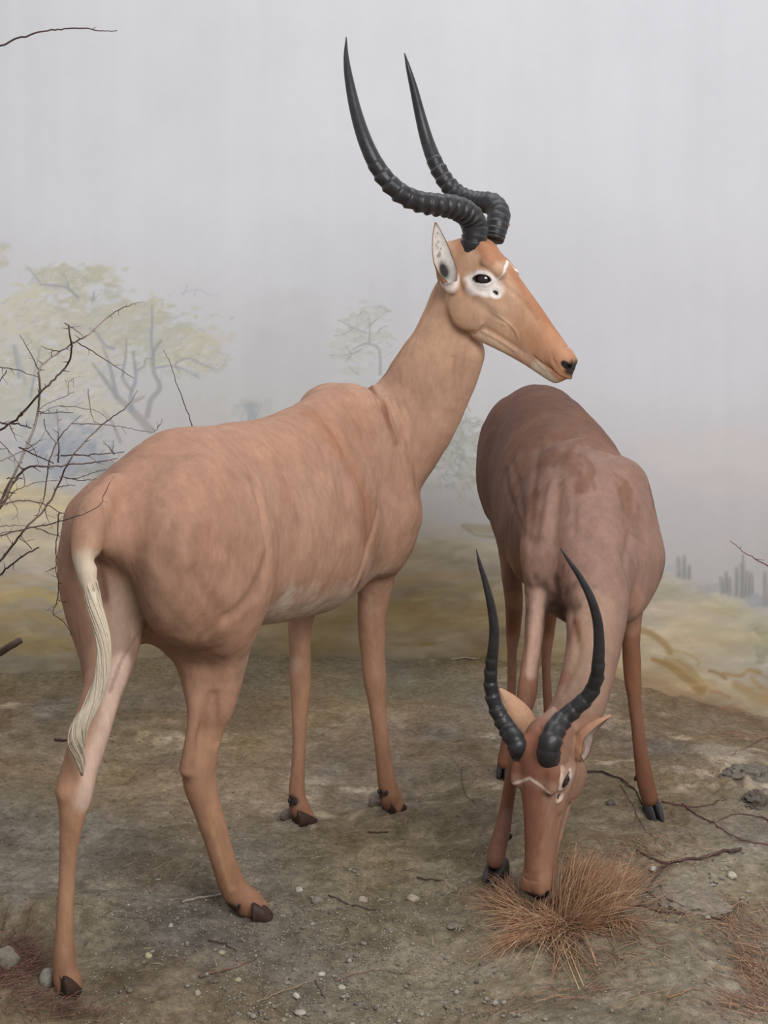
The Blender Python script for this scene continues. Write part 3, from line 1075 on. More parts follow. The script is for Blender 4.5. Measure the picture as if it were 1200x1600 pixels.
class Head:
    """head frame: x towards the nose, y to the animal's left, z out of the forehead; units of a millimetre times scale"""

    def __init__(self, ex, ez, scale, anchor_local, anchor_world, puff=1.0):
        self.puff = puff
        self.ex = unit(ex)
        self.ez = unit(np.asarray(ez, float) - self.ex * np.dot(ez, self.ex))
        self.ey = np.cross(self.ez, self.ex)
        self.s = scale * 0.001
        self.M = np.stack([self.ex, self.ey, self.ez], 1)
        self.o = np.asarray(anchor_world) - self.M @ (np.asarray(anchor_local, float) * self.s)

    @staticmethod
    def lift(x):
        return np.interp(x, [40, 110, 190, 330], [0, 6, 12, 13])

    def p(self, x, y, z):
        z = z + self.lift(x)
        x = x * (1.045 if x > 0 else 1)
        return self.o + self.M @ (np.array([x, y, z], float) * self.s)

    def rows(self, pts, default_r=0.0):
        return np.array([[*self.p(*q[:3]), (q[3] if len(q) > 3 else default_r) * self.s] for q in pts])

    def local(self, V):
        q = (V - self.o) @ self.M / self.s
        q[:, 0] = np.where(q[:, 0] > 0, q[:, 0] / 1.045, q[:, 0])
        q[:, 2] -= self.lift(q[:, 0])
        return q

    def sculpt(self, F):
        s = self.s
        hx = np.array([-62, -45, -15, 25, 60, 95, 135, 180, 235, 280, 306, 322, 330.])
        lf = self.lift(hx)
        F.loft(self.o, self.ex, self.ey, self.ez, np.where(hx > 0, hx * 1.045, hx),
               np.array([40, 66, 90, 99, 96, 88, 80, 71, 61, 53, 45, 32, 18]) + lf,
               np.array([-5, -30, -52, -66, -74, -74, -66, -52, -34, -27, -24, -14, 4]) + lf,
               [22, 38, 47, 50, 50, 44, 35, 29, 26, 28, 28, 21, 9], k=0.012, egg=0.16, power=2.25, scale=s)
        for sg in (1, -1):
            # cheek muscle, cheek bone, brow ridge, muzzle pad
            F.ell(self.p(74, sg * 29, -36), np.array([54, 24, 46]) * s, self.M, k=0.010)
            F.cone(self.p(40, sg * 50, 12), self.p(130, sg * 31, 12), 11 * s, 6 * s, k=0.018)
            F.cone(self.p(44, sg * 45, 76), self.p(76, sg * 45, 76), 14 * s, 12 * s, k=0.016)
            F.ell(self.p(60, sg * 44, 40), np.array([25, 16, 22]) * s, self.M, k=0.010)
            F.ell(self.p(292, sg * 15, 26), np.array([28, 17, 22]) * s, self.M, k=0.012)
            # ear root
            F.ell(self.p(16 if self.puff == 1 else 4, sg * 52 - sg * 14 * (1 - self.puff), -18), np.array([25, 17, 20]) * s * self.puff, self.M, k=0.010 + .02 * (1 - self.puff))
            # horn seat
            F.ell(self.p(2, sg * 25, 84), np.array([24, 15, 12]) * s, self.M, k=0.014)
        # lower jaw and chin
        F.chain(self.rows([(120, 0, -62, 21), (180, 0, -46, 17), (235, 0, -30, 15), (285, 0, -16, 16), (308, 0, -10, 14)]), k=0.010)
        for sg in (1, -1):
            # eye opening, tear pit, nostril, corner of the mouth
            F.ell(self.p(62, sg * 60, 41), np.array([20, 13, 10]) * s, self.M @ np.array([[.777, 0, -.629], [0, 1, 0], [.629, 0, .777]]), k=0.003, op='sub')
            F.stroke(self.rows([(44, sg * 55, 32), (46, sg * 58, 46), (60, sg * 58, 58), (80, sg * 52, 56)]), -3.2 * s, 4.5 * s)
            F.stroke(self.rows([(44, sg * 55, 28), (60, sg * 58, 28), (76, sg * 56, 38), (82, sg * 51, 50)]), -3.0 * s, 4.5 * s)
            F.stroke(self.rows([(40, sg * 53, 18), (66, sg * 54, 14), (90, sg * 50, 26)]), 1.3 * s, 4.5 * s)
            F.stroke(self.rows([(28, sg * 52, 28), (34, sg * 53, 52), (54, sg * 50, 70)]), 2.0 * s, 5 * s)
            F.dent(self.p(100, sg * 42, 36), 6 * s, 4.5 * s)
            F.stroke(self.rows([(92, sg * 46, 26), (104, sg * 43, 22), (112, sg * 40, 32)]), -2.0 * s, 4 * s)
            F.ell(self.p(312, sg * 17, 30), np.array([10, 8, 5]) * s, self.M, k=0.003, op='sub')
            F.stroke(self.rows([(292, sg * 22, 36), (302, sg * 25, 41), (314, sg * 20, 42)]), -2.5 * s, 5 * s)
            F.stroke(self.rows([(276, sg * 27, 26), (290, sg * 30, 18), (306, sg * 26, 15)]), 2.2 * s, 4 * s)
            F.stroke(self.rows([(236, sg * 29, -10), (268, sg * 29, -6), (298, sg * 24, 2), (320, sg * 10, 4), (326, 0, 5)]), 4.2 * s, 3.4 * s)
            F.stroke(self.rows([(246, sg * 27, -18), (270, sg * 24, -14), (296, sg * 18, -9)]), -1.6 * s, 5 * s)
            # veins and the border of the cheek muscle
            F.stroke(self.rows([(122, sg * 26, -64), (124, sg * 38, -40), (136, sg * 38, -16), (160, sg * 33, -6)]), -2.2 * s, 3.6 * s)
            F.stroke(self.rows([(118, sg * 36, 0), (150, sg * 34, 2), (184, sg * 30, 0), (204, sg * 28, -12), (220, sg * 27, -20)]), -1.8 * s, 3.2 * s)
            F.stroke(self.rows([(138, sg * 28, -40), (170, sg * 25, -34), (200, sg * 23, -28), (226, sg * 22, -24)]), 2.4 * s, 5 * s)
            F.stroke(self.rows([(132, sg * 24, -52), (170, sg * 22, -42), (210, sg * 20, -34)]), -1.8 * s, 4 * s)
            F.stroke(self.rows([(58, sg * 34, -80), (34, sg * 42, -70), (20, sg * 46, -52), (16, sg * 48, -34)]), 8.0 * s, 9 * s)
            F.stroke(self.rows([(100, sg * 38, 60), (150, sg * 24, 58), (200, sg * 22, 50)]), 1.4 * s, 6 * s)
        # wrinkle over the nose
        F.stroke(self.rows([(278, 24, 40), (283, 12, 52), (284, 0, 55), (283, -12, 52), (278, -24, 40)]), 1.5 * s, 3 * s)
        F.stroke(self.rows([(300, 0, 46), (322, 0, 30), (330, 0, 16)]), 2.0 * s, 3 * s)

    def paint(self, P, pal, mild=False):
        L = self.local(P.V)
        x, y, z = L.T
        ay = np.abs(y)
        inh = (x > -70) & (x < 345) & (ay < 75) & (z > -105) & (z < 125)
        ix = np.nonzero(inh)[0]
        x, ay, z = x[ix], ay[ix], z[ix]
        yy = y[ix]
        n = fbm(*(P.V[ix] * 38).T, octaves=3) - 0.5
        n2 = fbm(*(P.V[ix] * 110).T, octaves=2) - 0.5
        c = P.c[ix]

        def mix(m, col):
            nonlocal c
            c = c + (np.asarray(col, float) - c) * m[:, None]
        # the cream of jaw and lower cheek, the rust of forehead and nose bridge
        mix(smooth(-z + n * 30, 34, 60) * smooth(x, 95, 150) * smooth(z, -92, -80) * (0.85 if not mild else 0.5), pal['cream'])
        mix(smooth(x, 130, 240) * smooth(z + n * 20, -24, 4) * 0.75, pal['muzzle'])
        top = smooth(z + n * 22 + n2 * 8, 42, 66) * smooth(28 - ay + n * 16, -4, 12)
        mix(top * smooth(x, 60, 90) * 0.85, pal['rust'])
        mix(smooth(z + n * 22, 62, 84) * (1 - smooth(x + n * 14, 52, 66)) * 0.85, pal['rust'])
        mix(smooth(-x + n * 14, -6, 12) * smooth(z + n * 14, 34, 50) * .6, pal['rust'])
        # white round the eye and down towards the cheek
        ra_, rb_ = (x - 62) * .777 + (z - 41) * .629, (z - 41) * .777 - (x - 62) * .629
        de = np.sqrt((ra_ / 38) ** 2 + ((rb_ + 3) / 26) ** 2)
        mix(smooth(1.12 - de + n * 0.5, 0, 0.5) * smooth(ay, 30, 42) * (0.95 if not mild else .35), pal['white'])
        dw = np.sqrt(((ra_ - 2) / 46) ** 2 + ((rb_ + 22) / 18) ** 2)
        mix(smooth(1.1 - dw + n * 0.6, 0, 0.5) * smooth(ay, 30, 42) * (0.8 if not mild else .12), pal['white'])
        dw = np.sqrt(((x - 130) / 50) ** 2 + ((z + 4) / 22) ** 2)
        mix(smooth(1.1 - dw + n * 0.6, 0, 0.7) * smooth(ay, 20, 32) * 0.3, pal['cream'])
        # lids, tear spot
        de = np.sqrt((ra_ / 20) ** 2 + (rb_ / 10.5) ** 2)
        mix(smooth(1.12 - de, 0, 0.2) * smooth(ay, 40, 48), (0.012, 0.009, 0.008))
        de = np.hypot((x - 103) / 11, (z - 34) / 10)
        mix(smooth(1.2 - de, 0, 0.4) * (ay > 28) * .9, pal['white'])
        de = np.hypot((x - 100) / 7, (z - 36) / 4.2)
        mix(smooth(1.1 - de, 0, 0.25) * (ay > 28), (0.03, 0.03, 0.035))
        # white chevron across the brow
        lx = 60 + ay * 0.5 + n * 5
        mix(smooth(4.6 - np.abs(x - lx), 0, 2.2) * smooth(z, 48, 58) * (1 - smooth(ay, 48, 54)) * .9, pal['white'])
        # nose, lips and chin
        mix(smooth(x + (z - 20) * 0.3 + n * 6, 314, 324) * smooth(z + n * 6, 10, 20) * .95, (0.02, 0.018, 0.018))
        dn = np.sqrt(((x - 313) / 11) ** 2 + ((z - 30) / 7) ** 2)
        mix(smooth(1.2 - dn, 0, 0.3) * smooth(ay, 8, 13), (0.012, 0.01, 0.01))
        mix(smooth(x, 250, 268) * smooth(-z + n * 6, 5, 14) * .85, pal['chin'])
        dl = np.abs(z - np.interp(x, [236, 268, 298, 326], [-10, -6, 1, 5]))
        mix(smooth(2.6 - dl, 0, 2) * smooth(x, 240, 255) * .75, (0.09, 0.035, 0.02))
        mix(smooth(1 - np.hypot((x - 12) / 30, (z + 16) / 28) + n * .4, 0, .4) * smooth(ay, 36, 46) * (0.8 if not mild else .0), pal['white'])
        P.c[ix] = c

    def eyes(self, parent):
        for sg in (1, -1):
            bm = bmesh.new()
            bmesh.ops.create_uvsphere(bm, u_segments=28, v_segments=18, radius=18.0 * self.s)
            me = bpy.data.meshes.new('eye')
            bm.to_mesh(me)
            bm.free()
            me.materials.append(M_eye)
            me.polygons.foreach_set('use_smooth', np.ones(len(me.polygons), bool))
            o = bpy.data.objects.new('eye', me)
            C.objects.link(o)
            o.location = self.p(62, sg * 41.5, 41)
            join_to(o, parent)


def horn(rows, parent, twist=0.0, n_rings=19, ring_to=0.62):
    """ringed near the head, smooth towards the tip"""
    R = curve_pts(rows, 30)
    P, r = R[:, :3], R[:, 3]
    seg = np.linalg.norm(np.diff(P, axis=0), axis=1)
    s = np.concatenate([[0], np.cumsum(seg)]) / seg.sum()
    T, N, B = frames_along(P)
    sides = 28
    a = np.linspace(0, 2 * math.pi, sides, endpoint=False)
    # rings crowd together at the root
    ph = n_rings * (s / ring_to) ** 0.72
    rr = np.random.default_rng(len(rows) * 7 + int(abs(rows[0][0]) * 1000))
    V = []
    col = []
    for i in range(len(P)):
        f = ph[i] % 1.0
        saw = (f ** 1.6) if f < 0.78 else 0.67 * (1 - (f - 0.78) / 0.22) ** 0.7
        fade = float(1 - smooth(np.array(s[i]), ring_to * 0.82, ring_to * 1.02))
        amp = 0.25 * fade * (0.55 + 0.6 * float(smooth(np.array(s[i]), 0.02, 0.3)))
        side = 0.62 + 0.38 * np.cos(a - twist)
        rad = r[i] * (0.93 + amp * saw * side * 1.15 + 0.012 * fade * np.sin(a * 5 + ph[i] * 3))
        V.append(P[i] + (N[i][None] * np.cos(a)[:, None] + B[i][None] * np.sin(a)[:, None]) * rad[:, None])
        g = 0.018 + 0.022 * saw * fade + 0.012 * (1 - fade)
        col.append(np.tile([g * 1.02, g, g * 1.08], (sides, 1)))
    V = np.vstack(V)
    faces = [(i * sides + j, i * sides + (j + 1) % sides, (i + 1) * sides + (j + 1) % sides, (i + 1) * sides + j)
             for i in range(len(P) - 1) for j in range(sides)]
    faces.append(tuple(range(sides))[::-1])
    faces.append(tuple((len(P) - 1) * sides + j for j in range(sides)))
    return mesh_obj('horn', V, faces, M_horn, parent, np.vstack(col))


def ear(base, tip, face, width, parent, inner, outer, dark=(0.03, 0.028, 0.026), curl=1.15):
    """a leaf-shaped cup with thickness; 'face' is where its opening looks"""
    base, tip = np.asarray(base, float), np.asarray(tip, float)
    ax = tip - base
    L = np.linalg.norm(ax)
    ax /= L
    fn = unit(np.asarray(face, float) - ax * np.dot(face, ax))
    sd = np.cross(ax, fn)
    nt_, na = 36, 25
    ts = np.linspace(-0.02, 1, nt_)
    V, col, F = [], [], []
    for shell in (0, 1):
        for i, t in enumerate(ts):
            w = width * float(np.interp(t, [-0.12, 0, 0.15, 0.35, 0.55, 0.75, 0.9, 1.0], [0.14, 0.34, 0.49, 0.53, 0.46, 0.31, 0.15, 0.012]))
            cl = float(np.interp(t, [-0.12, 0.1, 0.4, 1], [3.0, 1.9, curl, 0.9]))
            R = w / max(math.sin(min(cl, math.pi / 2)), 0.3)
            for j in range(na):
                q = j / (na - 1) * 2 - 1
                a = q * cl
                th = 0.0 if shell == 0 else 0.0032 * (1 - 0.7 * abs(q) ** 4)
                rr_ = R + th
                off = sd * (rr_ * math.sin(a)) + fn * (R - rr_ * math.cos(a)) - fn * R * 0.6
                bend = fn * (-0.10 * L * (1 - t) * t)
                V.append(base + ax * (t * L) + off + bend)
                if shell == 0:
                    c = np.array(inner, float)
                    k = math.exp(-(((t - 0.20) / 0.15) ** 2 + (q / 0.33) ** 2))
                    c = c + (np.array(dark) - c) * min(1, k * 1.6)
                    sp = noise(np.array([t * 30.0]), np.array([q * 5.0 + 3]))[0]
                    if 0.35 < t < 0.85 and abs(q) < 0.3 and sp > 0.62: c = c * 0.45
                    e = max(0, abs(q) - 0.86) / 0.14 + max(0, t - 0.9) / 0.1
                    c = c + (np.array(outer) * 0.7 - c) * min(1, e)
                else:
                    c = np.array(outer, float)
                col.append(c)
    n = nt_ * na
    for sh in (0, 1):
        for i in range(nt_ - 1):
            for j in range(na - 1):
                f = (sh * n + i * na + j, sh * n + i * na + j + 1, sh * n + (i + 1) * na + j + 1, sh * n + (i + 1) * na + j)
                F.append(f if sh == 0 else f[::-1])
    for i in range(nt_ - 1):
        for j, fl in ((0, True), (na - 1, False)):
            f = (i * na + j, n + i * na + j, n + (i + 1) * na + j, (i + 1) * na + j)
            F.append(f if fl else f[::-1])
    return mesh_obj('ear', V, F, M_ear, parent, np.array(col))


def hoof(heel, toe, width, height, parent, splay=0.12, gap=0.16, mat=None):
    """two pointed claws side by side, flat underneath"""
    heel, toe = np.asarray(heel, float), np.asarray(toe, float)
    d = toe - heel
    d[2] = 0
    L = np.linalg.norm(d)
    d /= L
    lat = np.array([-d[1], d[0], 0])
    mb = MB()
    for sg in (1, -1):
        rows = []
        ns = 14
        for i in range(ns + 1):
            t = i / ns
            hh = height * (1 - 0.72 * t ** 1.5)
            ww = width * 0.5 * (1 - gap) * math.sqrt(max(0, 1 - (max(0, t - 0.25) / 0.76) ** 2.1)) + 0.0008
            cx = sg * (width * 0.26 + splay * t * width * 0.3) * (1 - 0.25 * t)
            ring = []
            for k in range(12):
                a = 2 * math.pi * k / 12
                y = math.cos(a) * ww * 0.62 * (1.0 if math.sin(a) < 0 else 0.86)
                z = hh * (0.5 + 0.5 * math.sin(a)) if math.sin(a) > -0.5 else 0.0
                ring.append(heel + d * (t * L) + lat * (cx + y) + np.array([0, 0, z - 0.003]))
            rows.append(ring)
        V = np.vstack(rows)
        F = [(i * 12 + j, i * 12 + (j + 1) % 12, (i + 1) * 12 + (j + 1) % 12, (i + 1) * 12 + j) for i in range(ns) for j in range(12)]
        F.append(tuple(range(12))[::-1])
        F.append(tuple(ns * 12 + j for j in range(12)))
        mb.add(V, F)
    return mb.build('hoof', mat or M_hoof, parent)


def dewclaw(p, d, parent, s=0.011):
    bm = bmesh.new()
    bmesh.ops.create_icosphere(bm, subdivisions=2, radius=1)
    me = bpy.data.meshes.new('dewclaw')
    d = unit(d)
    for v in bm.verts:
        k = v.co.z
        v.co.x *= s * (0.75 - 0.25 * k)
        v.co.y *= s * (0.75 - 0.25 * k)
        v.co.z *= s * 1.2
    bm.to_mesh(me)
    bm.free()
    me.materials.append(M_hoof)
    me.polygons.foreach_set('use_smooth', np.ones(len(me.polygons), bool))
    o = bpy.data.objects.new('dewclaw', me)
    C.objects.link(o)
    o.location = p
    o.rotation_euler = Vector(d).to_track_quat('Z', 'Y').to_euler()
    join_to(o, parent)
    return o


def finish(F, h, head, painter, parent):
    V, Q = F.mesh(h, polish=1)
    hc = head.p(130, 0, 10)
    rad = 215 * head.s
    V, faces = refine(V, Q, F, lambda X: np.linalg.norm(X - hc, axis=1) < rad)
    # hide laid over bone and stuffing is never quite even
    hd_ = np.linalg.norm(V - hc, axis=1)
    g = F.grad(V.astype(np.float32))
    g /= np.linalg.norm(g, axis=1)[:, None] + 1e-9
    calm = 0.25 + 0.75 * smooth(hd_, rad * .8, rad * 1.2)
    lump = (fbm(*(V * 13).T, octaves=2) - .5) * 0.0075 + (fbm(*(V * np.array([60, 60, 34])).T, octaves=3) - .5) * 0.0030
    leg = 0.45 + 0.55 * smooth(V[:, 2], .35, .6)
    V = V + g * (lump * calm * leg)[:, None]
    P = Paint(V.astype(np.float64), (0.4, 0.25, 0.18))
    painter(P)
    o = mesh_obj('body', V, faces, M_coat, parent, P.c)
    return o


# ------------------------------------------------------------------ the pale animal with its head up
TAN = np.array([0.375, 0.218, 0.150])


def impala_raised():
    root = thing('impala', (-0.22, 3.0, 0.0), 'light tan male impala standing with its horned head raised above the other animal', 'impala')
    F = Field()
    ang = math.radians(26)
    ax = np.array([math.sin(ang), math.cos(ang), 0])
    rt = np.array([math.cos(ang), -math.sin(ang), 0])
    up = np.array([0, 0, 1.0])
    O = np.array([-0.462, 2.535, 0.027])

    def bp(s, l, z): return O + ax * s + rt * l + up * z
    Mb = np.stack([ax, rt, up], 1)
    F.loft(O, ax, rt, up,
           [-0.01, 0.03, 0.10, 0.18, 0.30, 0.42, 0.55, 0.68, 0.78, 0.86, 0.94, 1.0],
           [.775, .815, .862, .890, .898, .899, .904, .925, .948, .952, .905, .84],
           [.70, .66, .61, .575, .535, .508, .495, .488, .498, .520, .57, .64],
           [.030, .062, .100, .122, .140, .150, .152, .142, .122, .104, .085, .05], k=0.03, egg=-0.2, power=2.1)
    # haunches
    F.ell(bp(.15, .078, .69), (.150, .086, .165), Mb, k=0.04)
    F.ell(bp(.13, -.070, .665), (.135, .076, .155), Mb, k=0.04)
    F.ell(bp(.210, .100, .630), (.075, .055, .12), Mb, k=0.03)
    # withers and shoulder blades
    for sg in (1, -1):
        F.chain([[*bp(.84, sg * .045, .90), .045], [*bp(.86, sg * .085, .80), .058], [*bp(.90, sg * .094, .70), .056]], k=0.05)
        F.ell(bp(.895, sg * .082, .66), (.080, .060, .11), Mb, k=0.05)
    F.ell(bp(.935, .0, .71), (.095, .088, .12), Mb, k=0.05)
    # neck
    F.chain(limb([(560, 705, 3.36, 92), (600, 698, 3.38, 78), (636, 648, 3.38, 68), (668, 592, 3.35, 60), (695, 538, 3.33, 52), (711, 492, 3.32, 46), (716, 458, 3.31, 40)]), k=0.035)
    F.chain(limb([(616, 768, 3.36, 24), (654, 712, 3.35, 26), (694, 655, 3.33, 24), (722, 600, 3.31, 20), (735, 555, 3.29, 22)]), k=0.04)
    # hind leg, near side
    F.chain(limb([(290, 820, 2.74, 105), (320, 890, 2.73, 92), (334, 952, 2.74, 59), (339, 1010, 2.75, 45)]), k=0.08, n_per=4)
    F.chain(limb([(345, 1000, 2.75, 46), (340, 1045, 2.75, 38), (333, 1095, 2.75, 28), (322, 1150, 2.75, 26), (312, 1192, 2.75, 28), (312, 1222, 2.755, 27),
                  (324, 1262, 2.765, 23.5), (337, 1305, 2.775, 21.5), (350, 1350, 2.785, 21), (362, 1382, 2.795, 22), (376, 1402, 2.80, 24), (392, 1414, 2.80, 21)]), k=0.02)
    F.chain(limb([(310, 1055, 2.70, 10), (304, 1110, 2.70, 9), (296, 1165, 2.71, 9), (291, 1202, 2.72, 11)]), k=0.022)
    F.chain(limb([(346, 925, 2.70, 40), (356, 985, 2.71, 25), (352, 1050, 2.73, 18), (342, 1110, 2.74, 12)]), k=0.03)
    F.chain(limb([(285, 955, 2.71, 50), (312, 1020, 2.735, 34), (322, 1080, 2.75, 25)]), k=0.06, n_per=4)
    # hind leg, far side
    F.chain(limb([(170, 830, 2.66, 74), (160, 900, 2.62, 68), (166, 970, 2.60, 59), (167, 1030, 2.57, 43), (160, 1085, 2.54, 31), (146, 1145, 2.51, 26), (129, 1200, 2.485, 25.5),
                  (117, 1243, 2.475, 26.5), (111, 1290, 2.475, 18), (106, 1345, 2.48, 13), (103, 1407, 2.475, 13), (101, 1455, 2.47, 14.5), (100, 1490, 2.465, 18), (101, 1516, 2.465, 20), (107, 1538, 2.465, 19.5)]), k=0.02)
    F.chain(limb([(146, 1030, 2.53, 14), (140, 1075, 2.50, 10), (125, 1125, 2.48, 9), (111, 1180, 2.46, 9), (101, 1235, 2.46, 12)]), k=0.022)
    # fore leg, near side
    F.chain(limb([(600, 812, 3.31, 52), (598, 850, 3.33, 42), (588, 890, 3.36, 32), (585, 930, 3.38, 27), (581, 980, 3.40, 22), (583, 1025, 3.41, 18.5), (586, 1064, 3.41, 18), (589, 1096, 3.415, 13.8), (594, 1140, 3.42, 12.5),
                  (600, 1190, 3.43, 13), (606, 1228, 3.435, 15.5), (611, 1250, 3.44, 16.5)]), k=0.022)
    # fore leg, far side
    F.chain(limb([(500, 880, 3.40, 40), (480, 930, 3.38, 25), (469, 971, 3.37, 20.5), (469, 1025, 3.36, 17), (470, 1067, 3.36, 17), (469, 1098, 3.36, 14), (468, 1140, 3.355, 11.3), (466, 1192, 3.35, 11),
                  (464, 1238, 3.35, 13.5), (468, 1264, 3.35, 15)]), k=0.022)
    # pasterns down to the claws
    F.chain(limb([(392, 1412, 2.80, 21), (404, 1420, 2.80, 17)]), k=0.012)
    F.chain(limb([(106, 1534, 2.465, 20), (108, 1545, 2.465, 19)]), k=0.012)
    F.chain(limb([(610, 1246, 3.44, 16), (617, 1258, 3.44, 14)]), k=0.010)
    F.chain(limb([(468, 1262, 3.35, 15), (477, 1276, 3.35, 14)]), k=0.010)
    # tail root
    tail = limb([(176, 760, 2.56, 20), (150, 795, 2.52, 27), (137, 838, 2.495, 27), (135, 880, 2.475, 19.5), (140, 915, 2.455, 14), (147, 945, 2.445, 10.5)])
    F.chain(tail, k=0.02)

    hd = Head((.64, -.30, -.707), (.64, -.30, .707), 0.94, (0, 0, 0), at(718, 427, 3.27))
    hd.sculpt(F)

    # folds, creases and muscle borders
    def st(pts, amp, w):
        F.stroke(F.land(pts), amp, w)

    def on(pts):
        return F.land(pts)
    st([(400, 760, 2.86), (412, 820, 2.83), (418, 860, 2.83), (404, 925, 2.80)], .009, .016)
    st([(300, 900), (326, 932), (350, 965)], .0055, .014)
    st([(250, 870), (290, 930), (325, 985)], .0032, .016)
    st([(345, 850), (372, 880), (398, 915)], .0035, .012)
    st([(352, 968), (378, 948), (402, 922)], .0055, .012)
    st([(225, 900), (262, 950), (290, 985)], .002, .02)
    st([(395, 770), (404, 830), (420, 870)], -.004, .02)
    st([(334, 1085, 2.71), (336, 1120, 2.72), (338, 1160, 2.73)], .006, .007)
    st([(572, 600), (592, 628), (612, 670), (630, 720), (640, 755)], .0045, .008)
    st([(580, 602, 3.31), (600, 640, 3.29), (620, 690, 3.28)], -.004, .007)
    for k, (du, a) in enumerate(((0, .0024), (12, .0024), (24, .0018))):
        st([(606 + du, 618 + k * 6), (618 + du, 660), (630 + du * .7, 700)], a, .0035)
    st([(498, 640, 3.17), (530, 690, 3.15), (556, 740, 3.16), (572, 790, 3.18), (574, 850, 3.22)], .004, .014)
    st([(556, 908, 3.26), (574, 860, 3.22), (590, 800, 3.2)], .006, .010)
    st([(604, 780, 3.2), (630, 800, 3.23), (640, 822, 3.27)], -.003, .014)
    st([(618, 700, 3.26), (622, 740, 3.24), (640, 780, 3.26)], .0025, .010)
    st([(708, 560, 3.22), (702, 620, 3.24), (694, 660, 3.26)], .0022, .006)
    st([(724, 545, 3.22), (718, 590, 3.24), (716, 630, 3.26)], .0022, .006)
    st([(430, 700, 2.93), (470, 760, 3.0), (480, 840, 3.02)], .0016, .02)
    st([(582, 930, 3.35), (588, 1000, 3.37), (591, 1050, 3.38)], .0018, .005)
    st([(110, 1300, 2.455), (106, 1400, 2.465), (102, 1480, 2.47)], .0016, .004)
    st([(335, 1290, 2.745), (350, 1345, 2.76), (362, 1385, 2.77)], .0020, .004)
    st([(152, 870, 2.47), (156, 910, 2.48), (160, 950, 2.50)], .010, .010)

    def painter(P):
        V = P.V
        n = fbm(*(V * 9).T, octaves=3) - 0.5
        n2 = fbm(*(V * 34).T, octaves=3) - 0.5
        P.c[:] = TAN * (1 + n[:, None] * .22 + n2[:, None] * .10)
        q = V - O
        s, l, z = q @ ax, q @ rt, V[:, 2]
        # saddle a little redder, flanks a little paler
        P.mix(smooth(z + n * .06, .80, .90) * .35 * (s > -.1) * (s < .8), (.34, .175, .11))
        P.mix(smooth(z + n * .08, .55, .64) * smooth(.76 - z + n * .08, 0, .10) * smooth(s, .30, .50) * smooth(1.0 - s, 0, .1) * .35, (.41, .25, .17))
        P.mix(smooth(.34 - s + n * .1, 0, .22) * smooth(z, .45, .6) * .5, (.30, .160, .105))  # darker haunch: browner coat with some shade painted in
        P.mix(smooth(z + V[:, 0] * .45 + n * .04, .90, .97) * smooth(s, .78, .95) * .6, (.47, .295, .205))
        # pale belly
        body = smooth(s, .22, .34) * smooth(.90 - s, 0, .08) * (np.abs(l) < .17)
        P.mix(smooth(.62 - z + n * .09 + n2 * .02, 0, .07) * body * smooth(z, .45, .50) * .85, (.50, .40, .32))
        # legs turn redder downward
        P.mix(smooth(.54 - z + n * .05, 0, .25) * .8, (.37, .205, .125))
        P.mix(smooth(.24 - z, 0, .2) * .6, (.25, .122, .07))
        # rust band along shoulder, pink patches
        P.line(on([(490, 650, 3.15, 0), (530, 700, 3.14, 0), (562, 760, 3.15, 0), (575, 830, 3.18, 0)]), .060, (.33, .155, .085), .7, soft=1.0)
        P.line(on([(575, 600, 3.31, 0), (600, 640, 3.28, 0), (618, 690, 3.28, 0)]), .012, (.20, .085, .045), .75)
        P.line(on([(680, 455, 3.33, 0), (640, 520, 3.40, 0), (600, 580, 3.40, 0)]), .022, (.28, .12, .06), .8)
        for k in range(26):
            r_ = np.random.default_rng(k + 40)
            ss, zz = r_.uniform(.02, 1), r_.uniform(.55, .88)
            P.spot(bp(ss, .14, zz), r_.uniform(.03, .08), ((.42, .25, .18), (.31, .155, .10), (.38, .22, .17), (.42, .27, .18))[k % 4], .38, .2, .6)
        # inner side of the far hind leg, darker brown above, pale pink below
        P.line(on([(196, 930, 2.58, 0), (196, 1000, 2.56, 0), (186, 1060, 2.52, 0)]), .062, (.27, .20, .155), .75, soft=.8)
        P.line(on([(190, 1040, 2.52, 0), (170, 1120, 2.49, 0), (150, 1190, 2.46, 0), (134, 1250, 2.45, 0)]), .030, (.56, .40, .33), .9, soft=.7)
        P.line(on([(214, 990, 2.57, 0), (190, 1030, 2.53, 0), (172, 1080, 2.5, 0)]), .005, (.16, .08, .05), .5)
        P.line(on([(112, 1290, 2.455, 0), (106, 1400, 2.465, 0), (102, 1490, 2.47, 0)]), .009, (.34, .20, .11), .6)
        P.line(on([(328, 1262, 2.74, 0), (346, 1330, 2.755, 0), (362, 1388, 2.77, 0)]), .010, (.40, .23, .125), .7)
        # inside of the far foreleg
        P.line(on([(462, 960, 3.34, 0), (458, 1040, 3.33, 0)]), .03, (.46, .32, .24), .6, soft=.8)
        P.line(on([(574, 880, 3.32, 0), (578, 950, 3.36, 0)]), .03, (.50, .33, .25), .5, soft=.8)
        # browner coat of the lower haunch and hamstring, its underside shade painted in
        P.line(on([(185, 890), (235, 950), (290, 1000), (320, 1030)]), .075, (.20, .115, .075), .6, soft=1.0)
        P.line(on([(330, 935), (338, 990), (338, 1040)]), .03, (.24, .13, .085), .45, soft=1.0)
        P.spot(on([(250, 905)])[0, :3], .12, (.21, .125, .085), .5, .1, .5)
        # shade of the elbow pit and beside the tail, painted into the coat
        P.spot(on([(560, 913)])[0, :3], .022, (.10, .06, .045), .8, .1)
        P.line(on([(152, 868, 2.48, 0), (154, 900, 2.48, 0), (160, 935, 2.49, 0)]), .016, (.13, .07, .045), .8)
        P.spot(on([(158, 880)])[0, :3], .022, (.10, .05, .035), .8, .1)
        # belly fold
        P.spot(on([(440, 945)])[0, :3], .062, (.56, .48, .40), .7, .1, .6)
        P.spot(on([(480, 930)])[0, :3], .05, (.52, .42, .33), .5, .1, .6)
